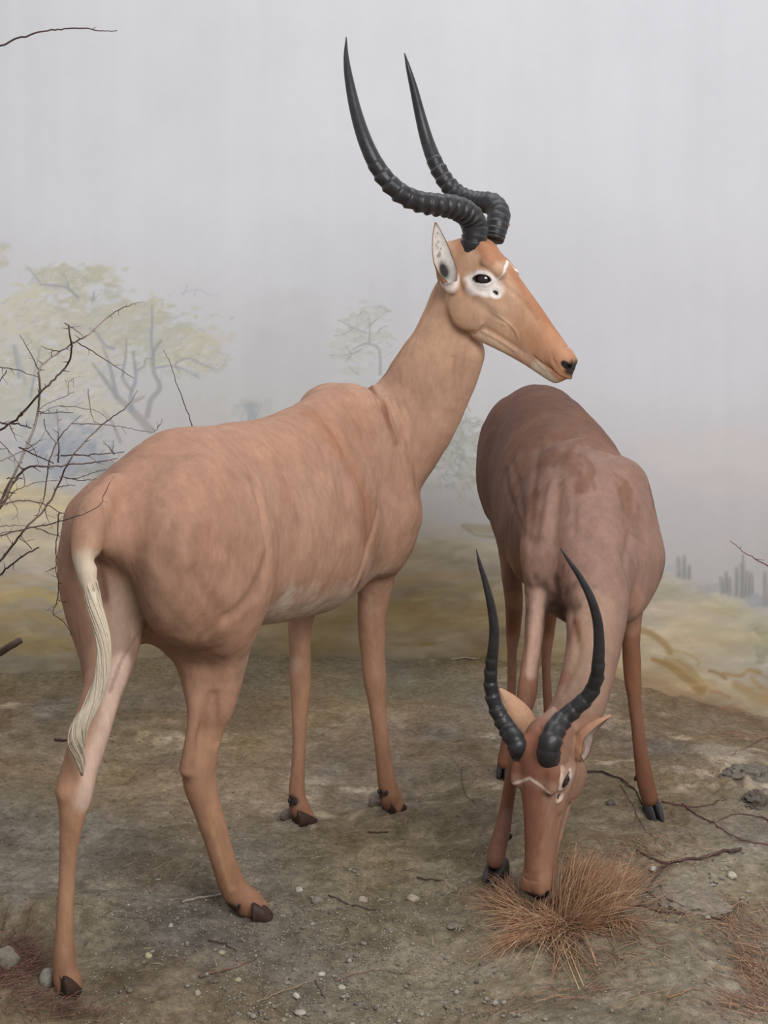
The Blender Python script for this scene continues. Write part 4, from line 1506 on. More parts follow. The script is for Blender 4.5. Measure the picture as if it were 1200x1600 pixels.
        # tail pale toward its end
        P.line(tail[:, :3].tolist() and np.array([[*r[:3], 0] for r in tail[1:]]), .032, (.50, .33, .22), .7)
        P.line(np.array([[*r[:3], 0] for r in tail[3:]]), .034, (.54, .45, .345), .9)
        # feet
        for (u, v, d, r_) in ((100, 1535, 2.49, .034), (380, 1412, 2.79, .03), (610, 1252, 3.43, .028), (466, 1268, 3.34, .028)):
            P.spot(at(u, v, d), r_, (.13, .055, .032), .7, .2)
        for (u, v, d) in ((98, 1524, 2.47), (368, 1412, 2.79), (600, 1240, 3.43), (458, 1250, 3.34)):
            P.spot(at(u, v, d), .02, (.03, .018, .015), .9)
        pal = dict(cream=(.62, .47, .33), muzzle=(.44, .215, .115), rust=(.36, .155, .078), white=(.80, .76, .73), chin=(.62, .55, .43))
        m = np.linalg.norm(hd.local(V) - np.array([70, 0, 0]), axis=1) < 330
        P.mix(smooth(V[:, 2], .98, 1.12) * m * .55, (.54, .34, .215))
        P.c *= (1 + (fbm(*(V * np.array([95, 95, 40])).T, octaves=2)[:, None] - .5) * .22)
        hd.paint(P, pal)

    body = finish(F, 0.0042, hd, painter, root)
    hd.eyes(root)
    horn(limb([(736, 404, 3.25, 12), (738, 388, 3.235, 18.5), (742, 368, 3.235, 20.5), (741, 350, 3.235, 20.5), (730, 333, 3.22, 19.5), (707, 322, 3.19, 18), (675, 318, 3.16, 17), (645, 311, 3.14, 16), (617, 294, 3.13, 15), (592, 264, 3.13, 13.5),
                (572, 224, 3.13, 12), (557, 178, 3.14, 10), (546, 128, 3.15, 7.5), (541, 90, 3.16, 4.5), (541, 58, 3.17, .8)]), root, twist=2.2, n_rings=21)
    horn(limb([(772, 376, 3.28, 16), (777, 352, 3.29, 18), (780, 334, 3.31, 17.5), (770, 319, 3.34, 16.5), (748, 316, 3.38, 15.5), (722, 308, 3.41, 14.5), (700, 288, 3.43, 13.5), (682, 258, 3.44, 12.5),
                (668, 222, 3.45, 11), (657, 182, 3.45, 9), (647, 140, 3.44, 6.8), (638, 106, 3.43, 4), (632, 83, 3.43, .8)]), root, twist=2.2, n_rings=20)
    ear(at(701, 440, 3.185), at(681, 347, 3.19), (.35, -1, .1), .041, root, (.62, .58, .54), (.40, .21, .13))
    ear(hd.p(2, 44, 2), at(797, 351, 3.42), (.8, -.5, .1), .036, root, (.6, .56, .52), (.40, .21, .13))
    # claws
    for (heel, toe, w, hgt, z0) in (((396, 1436), (426, 1436), .044, .040, 0), ((96, 1558), (124, 1550), .042, .044, 0), ((604, 1267), (632, 1262), .044, .038, 0), ((462, 1288), (493, 1283), .044, .038, 0)):
        a, b = on_ground(*heel), on_ground(*toe)
        hoof(a, b, w, hgt, root, mat=M_hoof_brown, splay=.02)
    for (u, v, d) in ((88, 1524, 2.475), (106, 1529, 2.465), (367, 1411, 2.78), (374, 1414, 2.775), (592, 1237, 3.42), (604, 1239, 3.41), (452, 1251, 3.335), (462, 1254, 3.33)):
        dewclaw(at(u, v, d), (-.1, -.4, -.8), root, .0052)
    # long twisted hair of the tail
    r = np.random.default_rng(5)
    mb = MB()
    path = curve_pts([(*at(137, 888, 2.462),), (*at(147, 940, 2.443),), (*at(161, 1000, 2.43),), (*at(160, 1050, 2.42),), (*at(147, 1095, 2.41),), (*at(127, 1130, 2.40),), (*at(119, 1158, 2.40),), (*at(124, 1185, 2.41),), (*at(128, 1212, 2.42),)], 8)
    wid = np.interp(np.linspace(0, 1, len(path)), [0, .12, .3, .55, .75, .9, 1], [.0135, .0130, .0115, .014, .0155, .009, .0015])
    for k in range(420):
        ph, rad = r.uniform(0, 6.28), r.uniform(.15, 1) ** .6
        tw = r.normal(5.5, .8)
        i0 = int(r.integers(0, 16)) if r.random() < .7 else int(r.integers(0, 28))
        i1 = len(path) if r.random() < .5 else r.integers(36, len(path))
        rows = []
        for i in range(i0, i1, 2):
            t = i / (len(path) - 1)
            a = ph + tw * t
            off = np.array([math.cos(a), math.sin(a) * .8, math.sin(a * 1.3 + 1) * .2]) * wid[i] * rad * min(1.0, .55 + .09 * (i - i0))
            rows.append([*(path[i] + off), .0013 * (1 - .6 * t)])
        if len(rows) > 3:
            g = r.uniform(.75, 1.05)
            c = np.array([.58, .50, .39]) * g if r.random() < .95 else np.array([.42, .34, .25])
            V, Fc = tube(rows, 4)
            cc = np.tile(c, (len(V), 1))
            mb.add(V, Fc, c)
    # the dock inside the hair
    V, Fc = tube([[*path[i], wid[i] * .8] for i in range(6, 44, 2)], 10)
    mb.add(V, Fc, (.56, .49, .38))
    t = mb.build('tail_tuft', M_tail, root)
    t['kind'] = 'stuff'
    t['label'] = 'long cream twisted tail hair'
    return root


# ------------------------------------------------------------------ the dark animal feeding
DARK = np.array([0.22, 0.12, 0.085])


def impala_grazing():
    root = thing('impala', (0.40, 3.5, 0.0), 'reddish brown male impala lowering its horned head to feed on dry grass', 'impala')
    F = Field()
    ax = unit([0.062, -1.0, 0])
    rt = np.array([ax[1], -ax[0], 0])
    up = np.array([0, 0, 1.0])
    O = np.array([0.385, 4.14, 0.027])

    def bp(s, l, z): return O + ax * s + rt * l + up * z
    Mb = np.stack([ax, rt, up], 1)
    F.loft(O, ax, rt, up,
           [-0.01, 0.04, 0.12, 0.20, 0.32, 0.44, 0.56, 0.68, 0.78, 0.86, 0.94, 1.0],
           [.82, .885, .924, .936, .926, .906, .882, .850, .812, .765, .71, .66],
           [.72, .66, .60, .56, .51, .475, .460, .462, .478, .50, .53, .58],
           [.04, .085, .118, .130, .142, .152, .158, .156, .148, .132, .105, .06], k=0.03, egg=-0.10, power=2.15)
    for sg in (1, -1):
        F.ell(bp(.17, sg * .080, .72), (.15, .075, .165), Mb, k=0.04)
        F.chain([[*bp(.78, sg * .040, .765), .045], [*bp(.84, sg * .080, .69), .056], [*bp(.93, sg * .082, .60), .056]], k=0.05)
        F.ell(bp(.93, sg * .080, .565), (.075, .055, .090), Mb, k=0.045)
        F.ell(bp(.99, sg * .050, .53), (.05, .045, .065), Mb, k=0.04)
    # neck dropping forward
    F.chain(limb([(912, 745, 3.34, 58), (918, 790, 3.24, 68), (924, 855, 3.15, 66), (932, 920, 3.07, 54), (931, 980, 3.01, 45), (922, 1040, 2.97, 42), (908, 1095, 2.94, 42), (890, 1135, 2.925, 43), (872, 1160, 2.91, 42)]), k=0.045)
    # fore legs: animal's left is towards frame's right
    F.chain(limb([(968, 760, 3.28, 44), (978, 820, 3.24, 46), (989, 868, 3.23, 39), (991, 908, 3.24, 25), (989, 942, 3.26, 17), (986, 990, 3.28, 14.2), (987, 1030, 3.30, 15), (989, 1065, 3.31, 13.5), (992, 1098, 3.32, 10.6), (997, 1140, 3.33, 10.3),
                  (1002, 1185, 3.335, 11.5), (1008, 1218, 3.34, 14), (1015, 1246, 3.345, 14.5)]), k=0.035)
    F.chain(limb([(872, 780, 3.26, 38), (858, 830, 3.20, 40), (848, 872, 3.16, 33), (841, 905, 3.145, 22), (838, 938, 3.14, 17.5), (836, 975, 3.12, 16.5), (832, 1015, 3.10, 15), (827, 1050, 3.08, 14.5), (823, 1085, 3.06, 15.5), (815, 1125, 3.045, 12.5), (805, 1180, 3.03, 11),
                  (796, 1235, 3.02, 10.5), (790, 1270, 3.01, 11), (785, 1297, 3.0, 13.5), (778, 1322, 2.995, 15), (774, 1344, 2.99, 15)]), k=0.035)
    # hind legs
    F.chain(limb([(812, 740, 3.92, 56), (800, 800, 3.86, 36), (800, 850, 3.80, 23), (800, 900, 3.78, 17), (803, 945, 3.79, 14), (802, 985, 3.82, 11.5), (800, 1020, 3.80, 8), (799, 1080, 3.76, 7), (794, 1140, 3.71, 7.5), (789, 1172, 3.69, 9.5), (786, 1192, 3.68, 10)]), k=0.022)
    F.chain(limb([(905, 780, 3.94, 50), (880, 850, 3.88, 30), (868, 910, 3.86, 19), (861, 950, 3.88, 12), (857, 990, 3.92, 9.5), (853, 1030, 3.90, 7.5), (855, 1080, 3.87, 7.2), (858, 1130, 3.84, 8), (858, 1165, 3.82, 9)]), k=0.022)

    hd = Head((-.06, -.02, -1.0), (-.60, -.79, .06), 0.875, (2, 0, 92), at(833, 1172, 2.80), puff=.8)
    hd.sculpt(F)

    def st(pts, amp, w):
        F.stroke(F.land(pts), amp, w)

    def on(pts):
        return F.land(pts)
    st([(862, 755, 3.27), (856, 800, 3.18), (850, 835, 3.10)], -.0070, .011)
    st([(872, 760, 3.25), (866, 810, 3.16), (864, 850, 3.08)], .004, .012)
    st([(790, 740, 3.40), (800, 790, 3.35), (815, 840, 3.25)], .005, .012)
    st([(842, 700, 3.45), (832, 760, 3.36), (828, 820, 3.22)], .004, .014)
    st([(985, 832, 3.09), (998, 842, 3.08), (1008, 853, 3.08)], .005, .004)
    st([(800, 720), (812, 780), (832, 850)], .004, .012)
    st([(960, 740), (975, 800), (985, 860)], .003, .014)
    st([(985, 925, 3.12), (978, 880, 3.08), (985, 840, 3.08)], .005, .010)
    st([(905, 700, 3.3), (900, 760, 3.2), (895, 830, 3.1)], .0025, .010)
    st([(925, 700, 3.3), (935, 780, 3.18), (935, 860, 3.06)], .0025, .012)
    st([(893, 960, 3.0), (902, 1020, 2.95), (880, 1080, 2.9)], .003, .008)
    st([(838, 1122, 2.87), (845, 1140, 2.85)], .003, .004)
    st([(823, 930, 3.08), (820, 1000, 3.07), (818, 1060, 3.04)], .0022, .004)
    st([(776, 1335, 2.95), (778, 1320, 2.96)], .003, .003)
    st([(868, 950, 3.05), (880, 950, 3.05), (897, 955, 3.04)], .005, .012)

    def painter(P):
        V = P.V
        n = fbm(*(V * 8 + 5).T, octaves=3) - 0.5
        n2 = fbm(*(V * 30).T, octaves=3) - 0.5
        P.c[:] = DARK * (1 + n[:, None] * .25 + n2[:, None] * .14)
        z = V[:, 2]
        # the saddle is the darkest, chest and neck the palest
        sd = smooth(3.72 - V[:, 1] + n * .25 + n2 * .1, 0, .45)
        P.mix((1 - sd) * smooth(z, .5, .7), (.122, .056, .036))
        lift = smooth(3.42 - V[:, 1] + n * .16 + n2 * .05, 0, .22)
        P.mix(lift * .8, (.27, .165, .13))
        pat = smooth(fbm(*(V * np.array([26, 12, 12])).T, octaves=3), .52, .62)
        P.mix(pat * smooth(z, .66, .76) * smooth(3.75 - V[:, 1], 0, .2) * .6, (.165, .075, .042))
        # neck sides
        P.line(on([(925, 960, 2.95, 0), (915, 1050, 2.9, 0), (900, 1110, 2.9, 0)]), .09, (.34, .22, .155), .75, soft=.8)
        P.line(on([(898, 975, 2.97, 0), (880, 1060, 2.93, 0), (850, 1110, 2.89, 0)]), .02, (.27, .12, .075), .6)
        # shade under the brisket, painted into the coat
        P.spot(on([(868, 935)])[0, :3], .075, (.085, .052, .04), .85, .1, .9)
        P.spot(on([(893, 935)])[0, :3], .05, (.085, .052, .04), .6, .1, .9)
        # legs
        P.mix(smooth(.50 - z + n * .08, 0, .12) * (V[:, 1] > 3.0) * .75, (.23, .105, .06))
        P.mix(smooth(.30 - z, 0, .2) * (V[:, 1] > 2.9) * .55, (.165, .064, .038))
        P.line(on([(842, 930, 3.08, 0), (838, 1000, 3.06, 0), (830, 1050, 3.04, 0)]), .022, (.50, .33, .26), .8, soft=.7)
        P.line(on([(798, 870, 3.76, 0), (806, 940, 3.76, 0)]), .03, (.30, .165, .10), .7)
        P.line(on([(988, 985, 3.26, 0), (988, 1070, 3.28, 0)]), .045, (.28, .12, .055), .5, soft=1.0)
        P.line(on([(992, 930, 3.2, 0), (988, 980, 3.24, 0)]), .03, (.36, .20, .14), .7)
        pal = dict(cream=(.38, .24, .16), muzzle=(.31, .165, .10), rust=(.20, .08, .05), white=(.60, .47, .39), chin=(.28, .16, .10))
        L = hd.local(V)
        m = (np.abs(L[:, 1]) < 80) & (L[:, 0] > -60) & (L[:, 2] > -110) & (V[:, 1] < 3.0)
        P.mix(m * .75, (.285, .16, .108))
        P.c *= (1 + (fbm(*(V * np.array([95, 95, 40])).T, octaves=2)[:, None] - .5) * .22)
        hd.paint(P, pal, mild=True)
        for sg in (1,):
            # narrow pale ring and brow patch of this animal
            P.line(hd.rows([(36, sg * 52, 52, 0), (44, sg * 53, 64, 0), (58, sg * 52, 68, 0)]), .009, (.62, .45, .35), .6)
            P.line(hd.rows([(44, sg * 57, 30, 0), (60, sg * 60, 24, 0), (80, sg * 55, 28, 0)]), .006, (.70, .58, .50), .8)
            P.line(hd.rows([(50, sg * 55, 60, 0), (70, sg * 55, 58, 0), (86, sg * 50, 48, 0)]), .006, (.66, .54, .46), .6)

    body = finish(F, 0.0042, hd, painter, root)
    hd.eyes(root)
    horn(limb([(856, 1196, 2.86, 20), (856, 1184, 2.795, 19.5), (859, 1163, 2.785, 19), (866, 1142, 2.80, 17.5), (881, 1122, 2.82, 15.5), (903, 1103, 2.82, 13.5), (922, 1083, 2.815, 12.5), (932, 1058, 2.80, 11.5), (935, 1030, 2.785, 10.5), (936, 1000, 2.77, 9.5),
                (933, 968, 2.75, 8.6), (923, 934, 2.73, 7.3), (907, 903, 2.715, 5.4), (890, 878, 2.70, 3.4), (875, 856, 2.69, .6)]), root, twist=-.6, n_rings=15, ring_to=.60)
    horn(limb([(819, 1186, 2.88, 17), (812, 1171, 2.825, 17), (805, 1156, 2.82, 16.5), (794, 1139, 2.85, 15), (781, 1118, 2.865, 13), (771, 1093, 2.87, 11.8), (767, 1066, 2.87, 11), (768, 1038, 2.86, 10.3), (771, 1010, 2.845, 9.4), (772, 980, 2.83, 8.4),
                (767, 945, 2.81, 7.2), (759, 912, 2.795, 5.4), (750, 882, 2.78, 3.4), (744, 858, 2.775, .6)]), root, twist=2.6, n_rings=15, ring_to=.60)
    ear(at(899, 1176, 2.86), at(958, 1119, 2.84), (.62, -.38, -.60), .056, root, (.33, .28, .25), (.40, .22, .14))
    ear(at(836, 1150, 2.98), at(780, 1076, 3.0), (-.75, .75, .2), .048, root, (.50, .45, .42), (.50, .30, .19))
    for (heel, toe, w, hgt) in (((778, 1367), (763, 1383), .044, .040), ((1018, 1271), (1030, 1288), .040, .040), ((788, 1207), (784, 1218), .036, .044), ((858, 1184), (856, 1194), .036, .04)):
        a, b = on_ground(*heel), on_ground(*toe)
        hoof(a + (a - b) * .15, b, w, hgt, root)
    for (u, v, d) in ((796, 1308, 3.01), (785, 1302, 3.03), (994, 1216, 3.36), (1006, 1214, 3.37)):
        dewclaw(at(u, v, d), (-.3, .3, -.8), root, .007)
    # lower pasterns in the claws' own hair are part of the legs' ends
    return root


impala_raised()
impala_grazing()


# ------------------------------------------------------------------ thorn bush and loose twigs
def wob(rows, amp, r):
    R = curve_pts(rows, 5)
    n = len(R)
    j = r.normal(0, 1, (n, 3))
    j[0] = j[-1] = 0
    R[:, :3] += j * amp
    return R


TWIG_DARK, TWIG_MID, TWIG_PALE = (.085, .055, .052), (.15, .105, .088), (.33, .27, .245)


def thorn_bush():
    root = thing('thorn_bush', (-1.3, 3.1, gz1(-1.3, 3.1)), 'bare grey thorny bush reaching in from the case side behind the pale impala\'s rump', 'bush')
    r = np.random.default_rng(11)
    D0 = 3.15
    branches = [
        (TWIG_PALE, 5.0, 1.1, 3.2, [(-40, 860), (0, 785), (20, 745), (45, 690), (58, 650), (62, 610), (61, 578), (75, 563), (108, 540), (125, 530), (141, 521), (162, 501), (185, 484), (206, 476), (225, 471)]),
        (TWIG_DARK, 3.6, 2.6, 3.1, [(0, 672), (30, 650), (62, 615), (85, 592), (105, 570), (112, 545), (109, 525), (107, 508)]),
        (TWIG_DARK, 2.0, .9, 3.1, [(122, 535), (150, 552), (185, 575), (209, 591)]),
        (TWIG_MID, 1.8, .8, 3.1, [(101, 505), (117, 515), (130, 526)]),
        (TWIG_DARK, 1.9, .9, 3.15, [(60, 577), (45, 547), (31, 522)]),
        (TWIG_DARK, 2.4, 1.1, 3.15, [(-20, 570), (0, 574), (22, 577), (59, 589)]),
        (TWIG_DARK, 1.8, 1.0, 3.15, [(10, 579), (0, 595), (-12, 612)]),
        (TWIG_MID, 2.0, .9, 3.2, [(93, 549), (78, 546), (64, 541)]),
        (TWIG_DARK, 3.2, 2.0, 3.0, [(-30, 656), (0, 660), (14, 662), (30, 663), (49, 669)]),
        (TWIG_DARK, 2.2, .8, 3.0, [(14, 662), (20, 675), (26, 690)]),
        (TWIG_DARK, 2.4, 1.6, 3.0, [(24, 658), (34, 648), (43, 639)]),
        (TWIG_MID, 5.2, 1.2, 3.05, [(-30, 830), (5, 787), (14, 766), (28, 744), (47, 729), (78, 729), (107, 726), (142, 723), (165, 720), (184, 716)]),
        (TWIG_DARK, 2.3, 1.4, 3.1, [(95, 712), (131, 711), (160, 709), (194, 706)]),
        (TWIG_MID, 4.2, 1.2, 2.95, [(-20, 900), (0, 877), (24, 847), (45, 820), (71, 794), (90, 761), (104, 728), (126, 697), (159, 664), (178, 650), (198, 636), (215, 610)]),
        (TWIG_DARK, 2.6, 1.0, 2.36, [(-30, 848), (0, 837), (47, 825), (90, 816), (128, 804), (155, 790), (164, 771), (172, 753)]),
        (TWIG_MID, 2.6, 1.2, 2.9, [(-10, 800), (7, 787), (45, 782), (78, 791), (93, 801), (112, 803)]),
        (TWIG_DARK, 2.0, 1.0, 2.55, [(93, 801), (90, 830), (88, 858), (87, 887), (91, 911), (90, 937), (86, 948), (83, 958), (97, 970), (107, 982), (114, 996)]),
        (TWIG_DARK, 1.5, .7, 2.55, [(87, 887), (79, 890), (71, 894)]),
        (TWIG_DARK, 1.5, .8, 2.55, [(90, 937), (98, 940), (106, 942)]),
        (TWIG_DARK, 1.4, .8, 2.55, [(91, 911), (98, 912)]),
        (TWIG_DARK, 3.4, 2.4, 2.8, [(-20, 920), (0, 899), (12, 887), (36, 869), (61, 855)]),
        (TWIG_MID, 1.8, 1.2, 2.8, [(31, 841), (42, 849), (50, 858)]),
        (TWIG_DARK, 2.6, 1.8, 3.1, [(30, 699), (40, 704), (62, 714), (84, 724)]),
        (TWIG_PALE, 3.0, 2.0, 3.25, [(91, 722), (92, 700), (91, 670), (89, 640)]),
        (TWIG_MID, 2.4, 1.2, 3.2, [(88, 692), (78, 718), (72, 754), (69, 778), (64, 792), (58, 808)]),
        (TWIG_MID, 1.8, .9, 3.2, [(69, 655), (72, 672), (88, 692)]),
        (TWIG_MID, 1.8, .9, 3.2, [(90, 688), (108, 666), (126, 649)]),
        (TWIG_MID, 1.5, .8, 3.0, [(138, 608), (141, 640), (147, 657), (159, 665)]),
        (TWIG_MID, 1.5, .8, 3.0, [(113, 662), (140, 662), (166, 664), (190, 667), (209, 671), (237, 676)]),
        (TWIG_DARK, 1.8, .8, 3.0, [(99, 745), (115, 748), (131, 744), (150, 737), (166, 733)]),
        (TWIG_DARK, 1.6, .8, 3.0, [(99, 745), (126, 751), (155, 748)]),
        (TWIG_MID, 1.6, .8, 3.1, [(14, 778), (24, 766), (40, 760), (57, 754), (92, 750)]),
        (TWIG_DARK, 1.6, .8, 2.95, [(90, 761), (103, 759), (118, 758)]),
        (TWIG_DARK, 1.8, 1.0, 3.1, [(11, 748), (24, 747), (38, 748)]),
        (TWIG_DARK, 1.8, 1.0, 3.2, [(62, 646), (88, 645), (114, 645)]),
        (TWIG_DARK, 1.8, 1.0, 2.6, [(48, 824), (66, 828), (81, 835), (97, 838)]),
        (TWIG_MID, 1.5, .8, 2.9, [(-10, 825), (0, 823), (24, 821), (47, 823)]),
        (TWIG_MID, 1.5, .8, 2.9, [(-10, 836), (10, 831), (40, 829)]),
        (TWIG_DARK, 1.4, .8, 3.1, [(-8, 702), (0, 702), (12, 701)]),
        (TWIG_DARK, 1.7, .7, 3.1, [(178, 710), (169, 698), (161, 689)]),
        (TWIG_DARK, 1.2, .6, 3.1, [(176, 706), (177, 697), (178, 688)]),
        (TWIG_DARK, 1.2, .6, 3.3, [(240, 676), (246, 668), (245, 658)]),
        (TWIG_DARK, 1.1, .6, 3.3, [(246, 668), (252, 661), (253, 654)]),
        (TWIG_MID, 1.3, .7, 3.15, [(60, 640), (80, 628), (100, 620), (116, 612)]),
        (TWIG_MID, 1.2, .6, 3.15, [(106, 616), (107, 600), (114, 592), (115, 606)]),
        (TWIG_MID, 1.2, .6, 3.15, [(62, 650), (70, 642), (92, 634), (108, 640)]),
        (TWIG_MID, 1.3, .7, 3.1, [(92, 634), (120, 636), (150, 642), (165, 652)]),
        (TWIG_MID, 1.2, .6, 3.1, [(40, 690), (52, 700), (58, 716), (62, 730)]),
        (TWIG_MID, 1.6, .8, 3.1, [(0, 690), (18, 710), (34, 735), (40, 760)]),
        (TWIG_PALE, 2.0, 1.0, 3.3, [(0, 720), (20, 712), (44, 700), (60, 690), (72, 672)]),
        (TWIG_MID, 1.4, .8, 3.0, [(0, 768), (16, 780), (28, 800), (20, 812)]),
        (TWIG_MID, 1.3, .6, 3.0, [(71, 794), (74, 810), (80, 820), (82, 828)]),
    ]
    for col, w0, w1, d, pts in branches:
        R = []
        n = len(pts)
        for i, (u, v) in enumerate(pts):
            dd = d + .05 * math.sin(i * 1.7 + w0 * 9) + (0.12 * (1 - i / n) if w0 > 3 else 0)
            w = w0 + (w1 - w0) * i / (n - 1)
            R.append([*at(u, v, dd), px(w * .5, dd)])
        R = wob(R, .0007, r)
        mb = MB()
        V, Fc = tube(R, 7)
        mb.add(V, Fc, np.array(col) * r.uniform(.85, 1.15))
        # thorns and buds along the branch
        T = np.gradient(R[:, :3], axis=0)
        for k in range(3, len(R) - 2, 3):
            if r.random() < .62:
                t = unit(T[k])
                side = unit(np.cross(t, r.normal(0, 1, 3)))
                L = r.uniform(.006, .019)
                a = R[k, :3]
                e = a + side * L + t * L * .5
                V, Fc = tube([[*a, R[k, 3] * .6], [*(a + e) / 2, R[k, 3] * .4], [*e, .0003]], 4)
                mb.add(V, Fc, np.array(TWIG_DARK) * 1.1)
        mb.build('branch', M_bark, root)


def lone_twig(pts, d, w0, w1, label, col=TWIG_MID, cat='twig', name='twig', group=None, n_spur=0):
    """pts in pixels at distance d, or lying on the soil when d is None"""
    R = []
    for i, (u, v) in enumerate(pts):
        w = w0 + (w1 - w0) * i / (len(pts) - 1)
        if d is None:
            p = on_ground(u, v)
            for _ in range(3):
                p = on_ground(u, v, gz1(p[0], p[1]))
            r_ = px(w * .5, p[1])
            R.append([p[0], p[1], gz1(p[0], p[1]) + r_ + .003, r_])
        else:
            R.append([*at(u, v, d + .02 * math.sin(i * 2.0)), px(w * .5, d)])
    r = np.random.default_rng(int(abs(pts[0][0] * 7 + pts[0][1])))
    R = wob(R, .001, r)
    if d is None:
        zz = ground_z(R[:, 0], R[:, 1]) + ground_fine(R[:, 0], R[:, 1])
        R[:, 2] = np.maximum(zz + R[:, 3] * .7, R[:, 2] * .4 + (zz + R[:, 3]) * .6)
    base = R[0, :3].copy()
    R2 = R.copy()
    R2[:, :3] -= base
    mb = MB()
    V, Fc = tube(R2, 7)
    mb.add(V, Fc, col)
    for k in range(n_spur):
        i = r.integers(2, len(R) - 2)
        a = R2[i, :3]
        e = a + np.array([r.normal(0, .02), r.normal(0, .02), abs(r.normal(0, .006))])
        V, Fc = tube([[*a, R2[i, 3] * .7], [*(a + e) / 2, R2[i, 3] * .5], [*e, .0004]], 5)
        mb.add(V, Fc, col)
    o = mb.build(name, M_bark)
    o.location = base
    return tag(o, label, cat, group)


thorn_bush()
lone_twig([(-40, 92), (0, 72), (40, 56), (75, 48), (100, 45), (130, 44), (160, 48), (183, 48)], 3.3, 3.4, 1.4, 'thin bare twig arching across the pale sky above everything else', TWIG_DARK, n_spur=3)
lone_twig([(255, 547), (265, 565), (277, 602), (290, 635), (301, 668)][::-1], 3.4, 1.8, .7, 'hair-thin dry stem standing up behind the pale impala\'s back', TWIG_DARK, name='stem', cat='stem')
lone_twig([(1240, 900), (1200, 884), (1178, 872), (1160, 861), (1141, 845)], 3.9, 2.4, 1.0, 'reddish twig pointing in before the painted cacti', (.17, .075, .07), n_spur=2)
lone_twig([(-30, 1030), (0, 1019), (18, 1009), (33, 1000)], 3.6, 13, 11, 'short cut end of a dark branch below the thorn bush', (.12, .085, .07), name='branch_stub', cat='branch')
lone_twig([(918, 1208), (945, 1209), (972, 1220), (990, 1236), (1004, 1256)], None, 3.6, 3.0, 'dark curved root running from the feeding head to a hoof', (.07, .05, .045), name='root', cat='root')
lone_twig([(1034, 1251), (1060, 1257), (1085, 1261), (1110, 1259), (1140, 1250)], None, 2.4, 1.4, 'dark reddish twig lying nearly level beside the black-tipped hoof', (.12, .06, .055), n_spur=3)
lone_twig([(1066, 1256), (1082, 1270), (1105, 1284), (1130, 1298), (1160, 1314), (1205, 1322)], None, 2.6, 1.6, 'long reddish stem slanting down to the edge past the black-tipped hoof', (.15, .06, .06), n_spur=3)
lone_twig([(1215, 1290), (1190, 1278), (1165, 1273), (1140, 1275), (1125, 1284), (1108, 1290)], None, 2.2, 1.2, 'small hooked twig below the broken clod of earth', (.12, .06, .055), n_spur=2)
lone_twig([(970, 1228), (982, 1250), (994, 1270), (1004, 1292), (1020, 1310)], None, 2.0, 1.2, 'thin upright-lying stem crossing the dark curved root', (.17, .10, .08), n_spur=1)
lone_twig([(1157, 1330), (1130, 1335), (1100, 1341), (1070, 1347), (1042, 1351), (1020, 1346), (995, 1330)], None, 6.5, 3.5, 'thickest dark stick lying above the pale flat stone', (.095, .06, .055), name='stick', cat='stick', n_spur=2)
lone_twig([(1040, 1352), (1030, 1366), (1020, 1380), (1010, 1395)], None, 4.5, 2.0, 'short dark side shoot bent down from the thickest stick', (.085, .055, .05), name='stick', cat='stick')
lone_twig([(975, 1412), (1010, 1420), (1045, 1428), (1085, 1430), (1118, 1424)], None, 3.4, 2.0, 'brown twig lying along the near side of the pale flat stone', (.13, .075, .062), n_spur=3)
lone_twig([(1205, 1030 + 120), (1170, 1166), (1140, 1183)], None, 1.8, 1.0, 'fine pinkish stem on the far soil near the painted slope', (.22, .13, .11))
lone_twig([(312, 1528), (340, 1521), (372, 1513), (400, 1500)], None, 5, 2.5, 'brown stick lying below the near lifted hoof among gravel', (.17, .115, .085), name='stick', cat='stick')
lone_twig([(325, 1470), (350, 1476), (370, 1488)], None, 3, 1.8, 'small bent dark twig behind the brown stick', (.09, .06, .05))
lone_twig([(514, 1402), (535, 1410), (560, 1418), (595, 1424)], None, 3, 2, 'dark twig in the gravel between both animals', (.10, .07, .055))
lone_twig([(524, 1534), (560, 1522), (600, 1518), (650, 1526)][0:] , None, 2.4, 1.4, 'thin twig lying across the gravel bare patch', (.20, .13, .10))
lone_twig([(575, 1303), (590, 1302), (607, 1302)], None, 3, 2, 'short dark chip of wood before the pale impala\'s forefeet', (.08, .055, .045), name='wood_chip', cat='chip')
lone_twig([(652, 1373), (668, 1376), (694, 1380)], None, 3.6, 2, 'short dark stick between the forefeet and the grass', (.08, .055, .045))
lone_twig([(493, 1535), (500, 1550), (508, 1563)], None, 3.5, 2.4, 'stubby brown twig pointing at the viewer near the glass', (.12, .085, .07))
lone_twig([(405, 1568), (430, 1556), (455, 1546), (482, 1537)], None, 3, 2, 'pale straw-coloured twig beside the stubby brown twig', (.27, .20, .14))
lone_twig([(722, 1204), (722, 1225), (728, 1243), (742, 1256)], None, 1.8, 1.0, 'wiry curl of stem behind the feeding impala\'s forefoot', (.12, .08, .06))
lone_twig([(705, 1033), (725, 1030), (745, 1031), (762, 1024)], None, 3.4, 2.2, 'pale twig on the far soil beside the tip of a horn', (.30, .24, .19))
lone_twig([(410, 1005), (425, 1010), (442, 1009)], None, 3, 2, 'tiny dark twig on the far soil between the pale impala\'s legs', (.09, .07, .06))
lone_twig([(85, 1157), (100, 1158), (116, 1158)], None, 4, 2.5, 'short reddish twig beside the tip of the hanging tail', (.14, .085, .07))
lone_twig([(1043, 1560), (1065, 1555), (1088, 1547)], None, 3, 1.6, 'orange twig lying alone in the bare patch of soil', (.30, .16, .09))
lone_twig([(285, 1412), (315, 1405), (345, 1400), (356, 1404)], None, 4.5, 3, 'bleached stick end beside the lifted near hoof', (.34, .29, .24), name='stick', cat='stick')


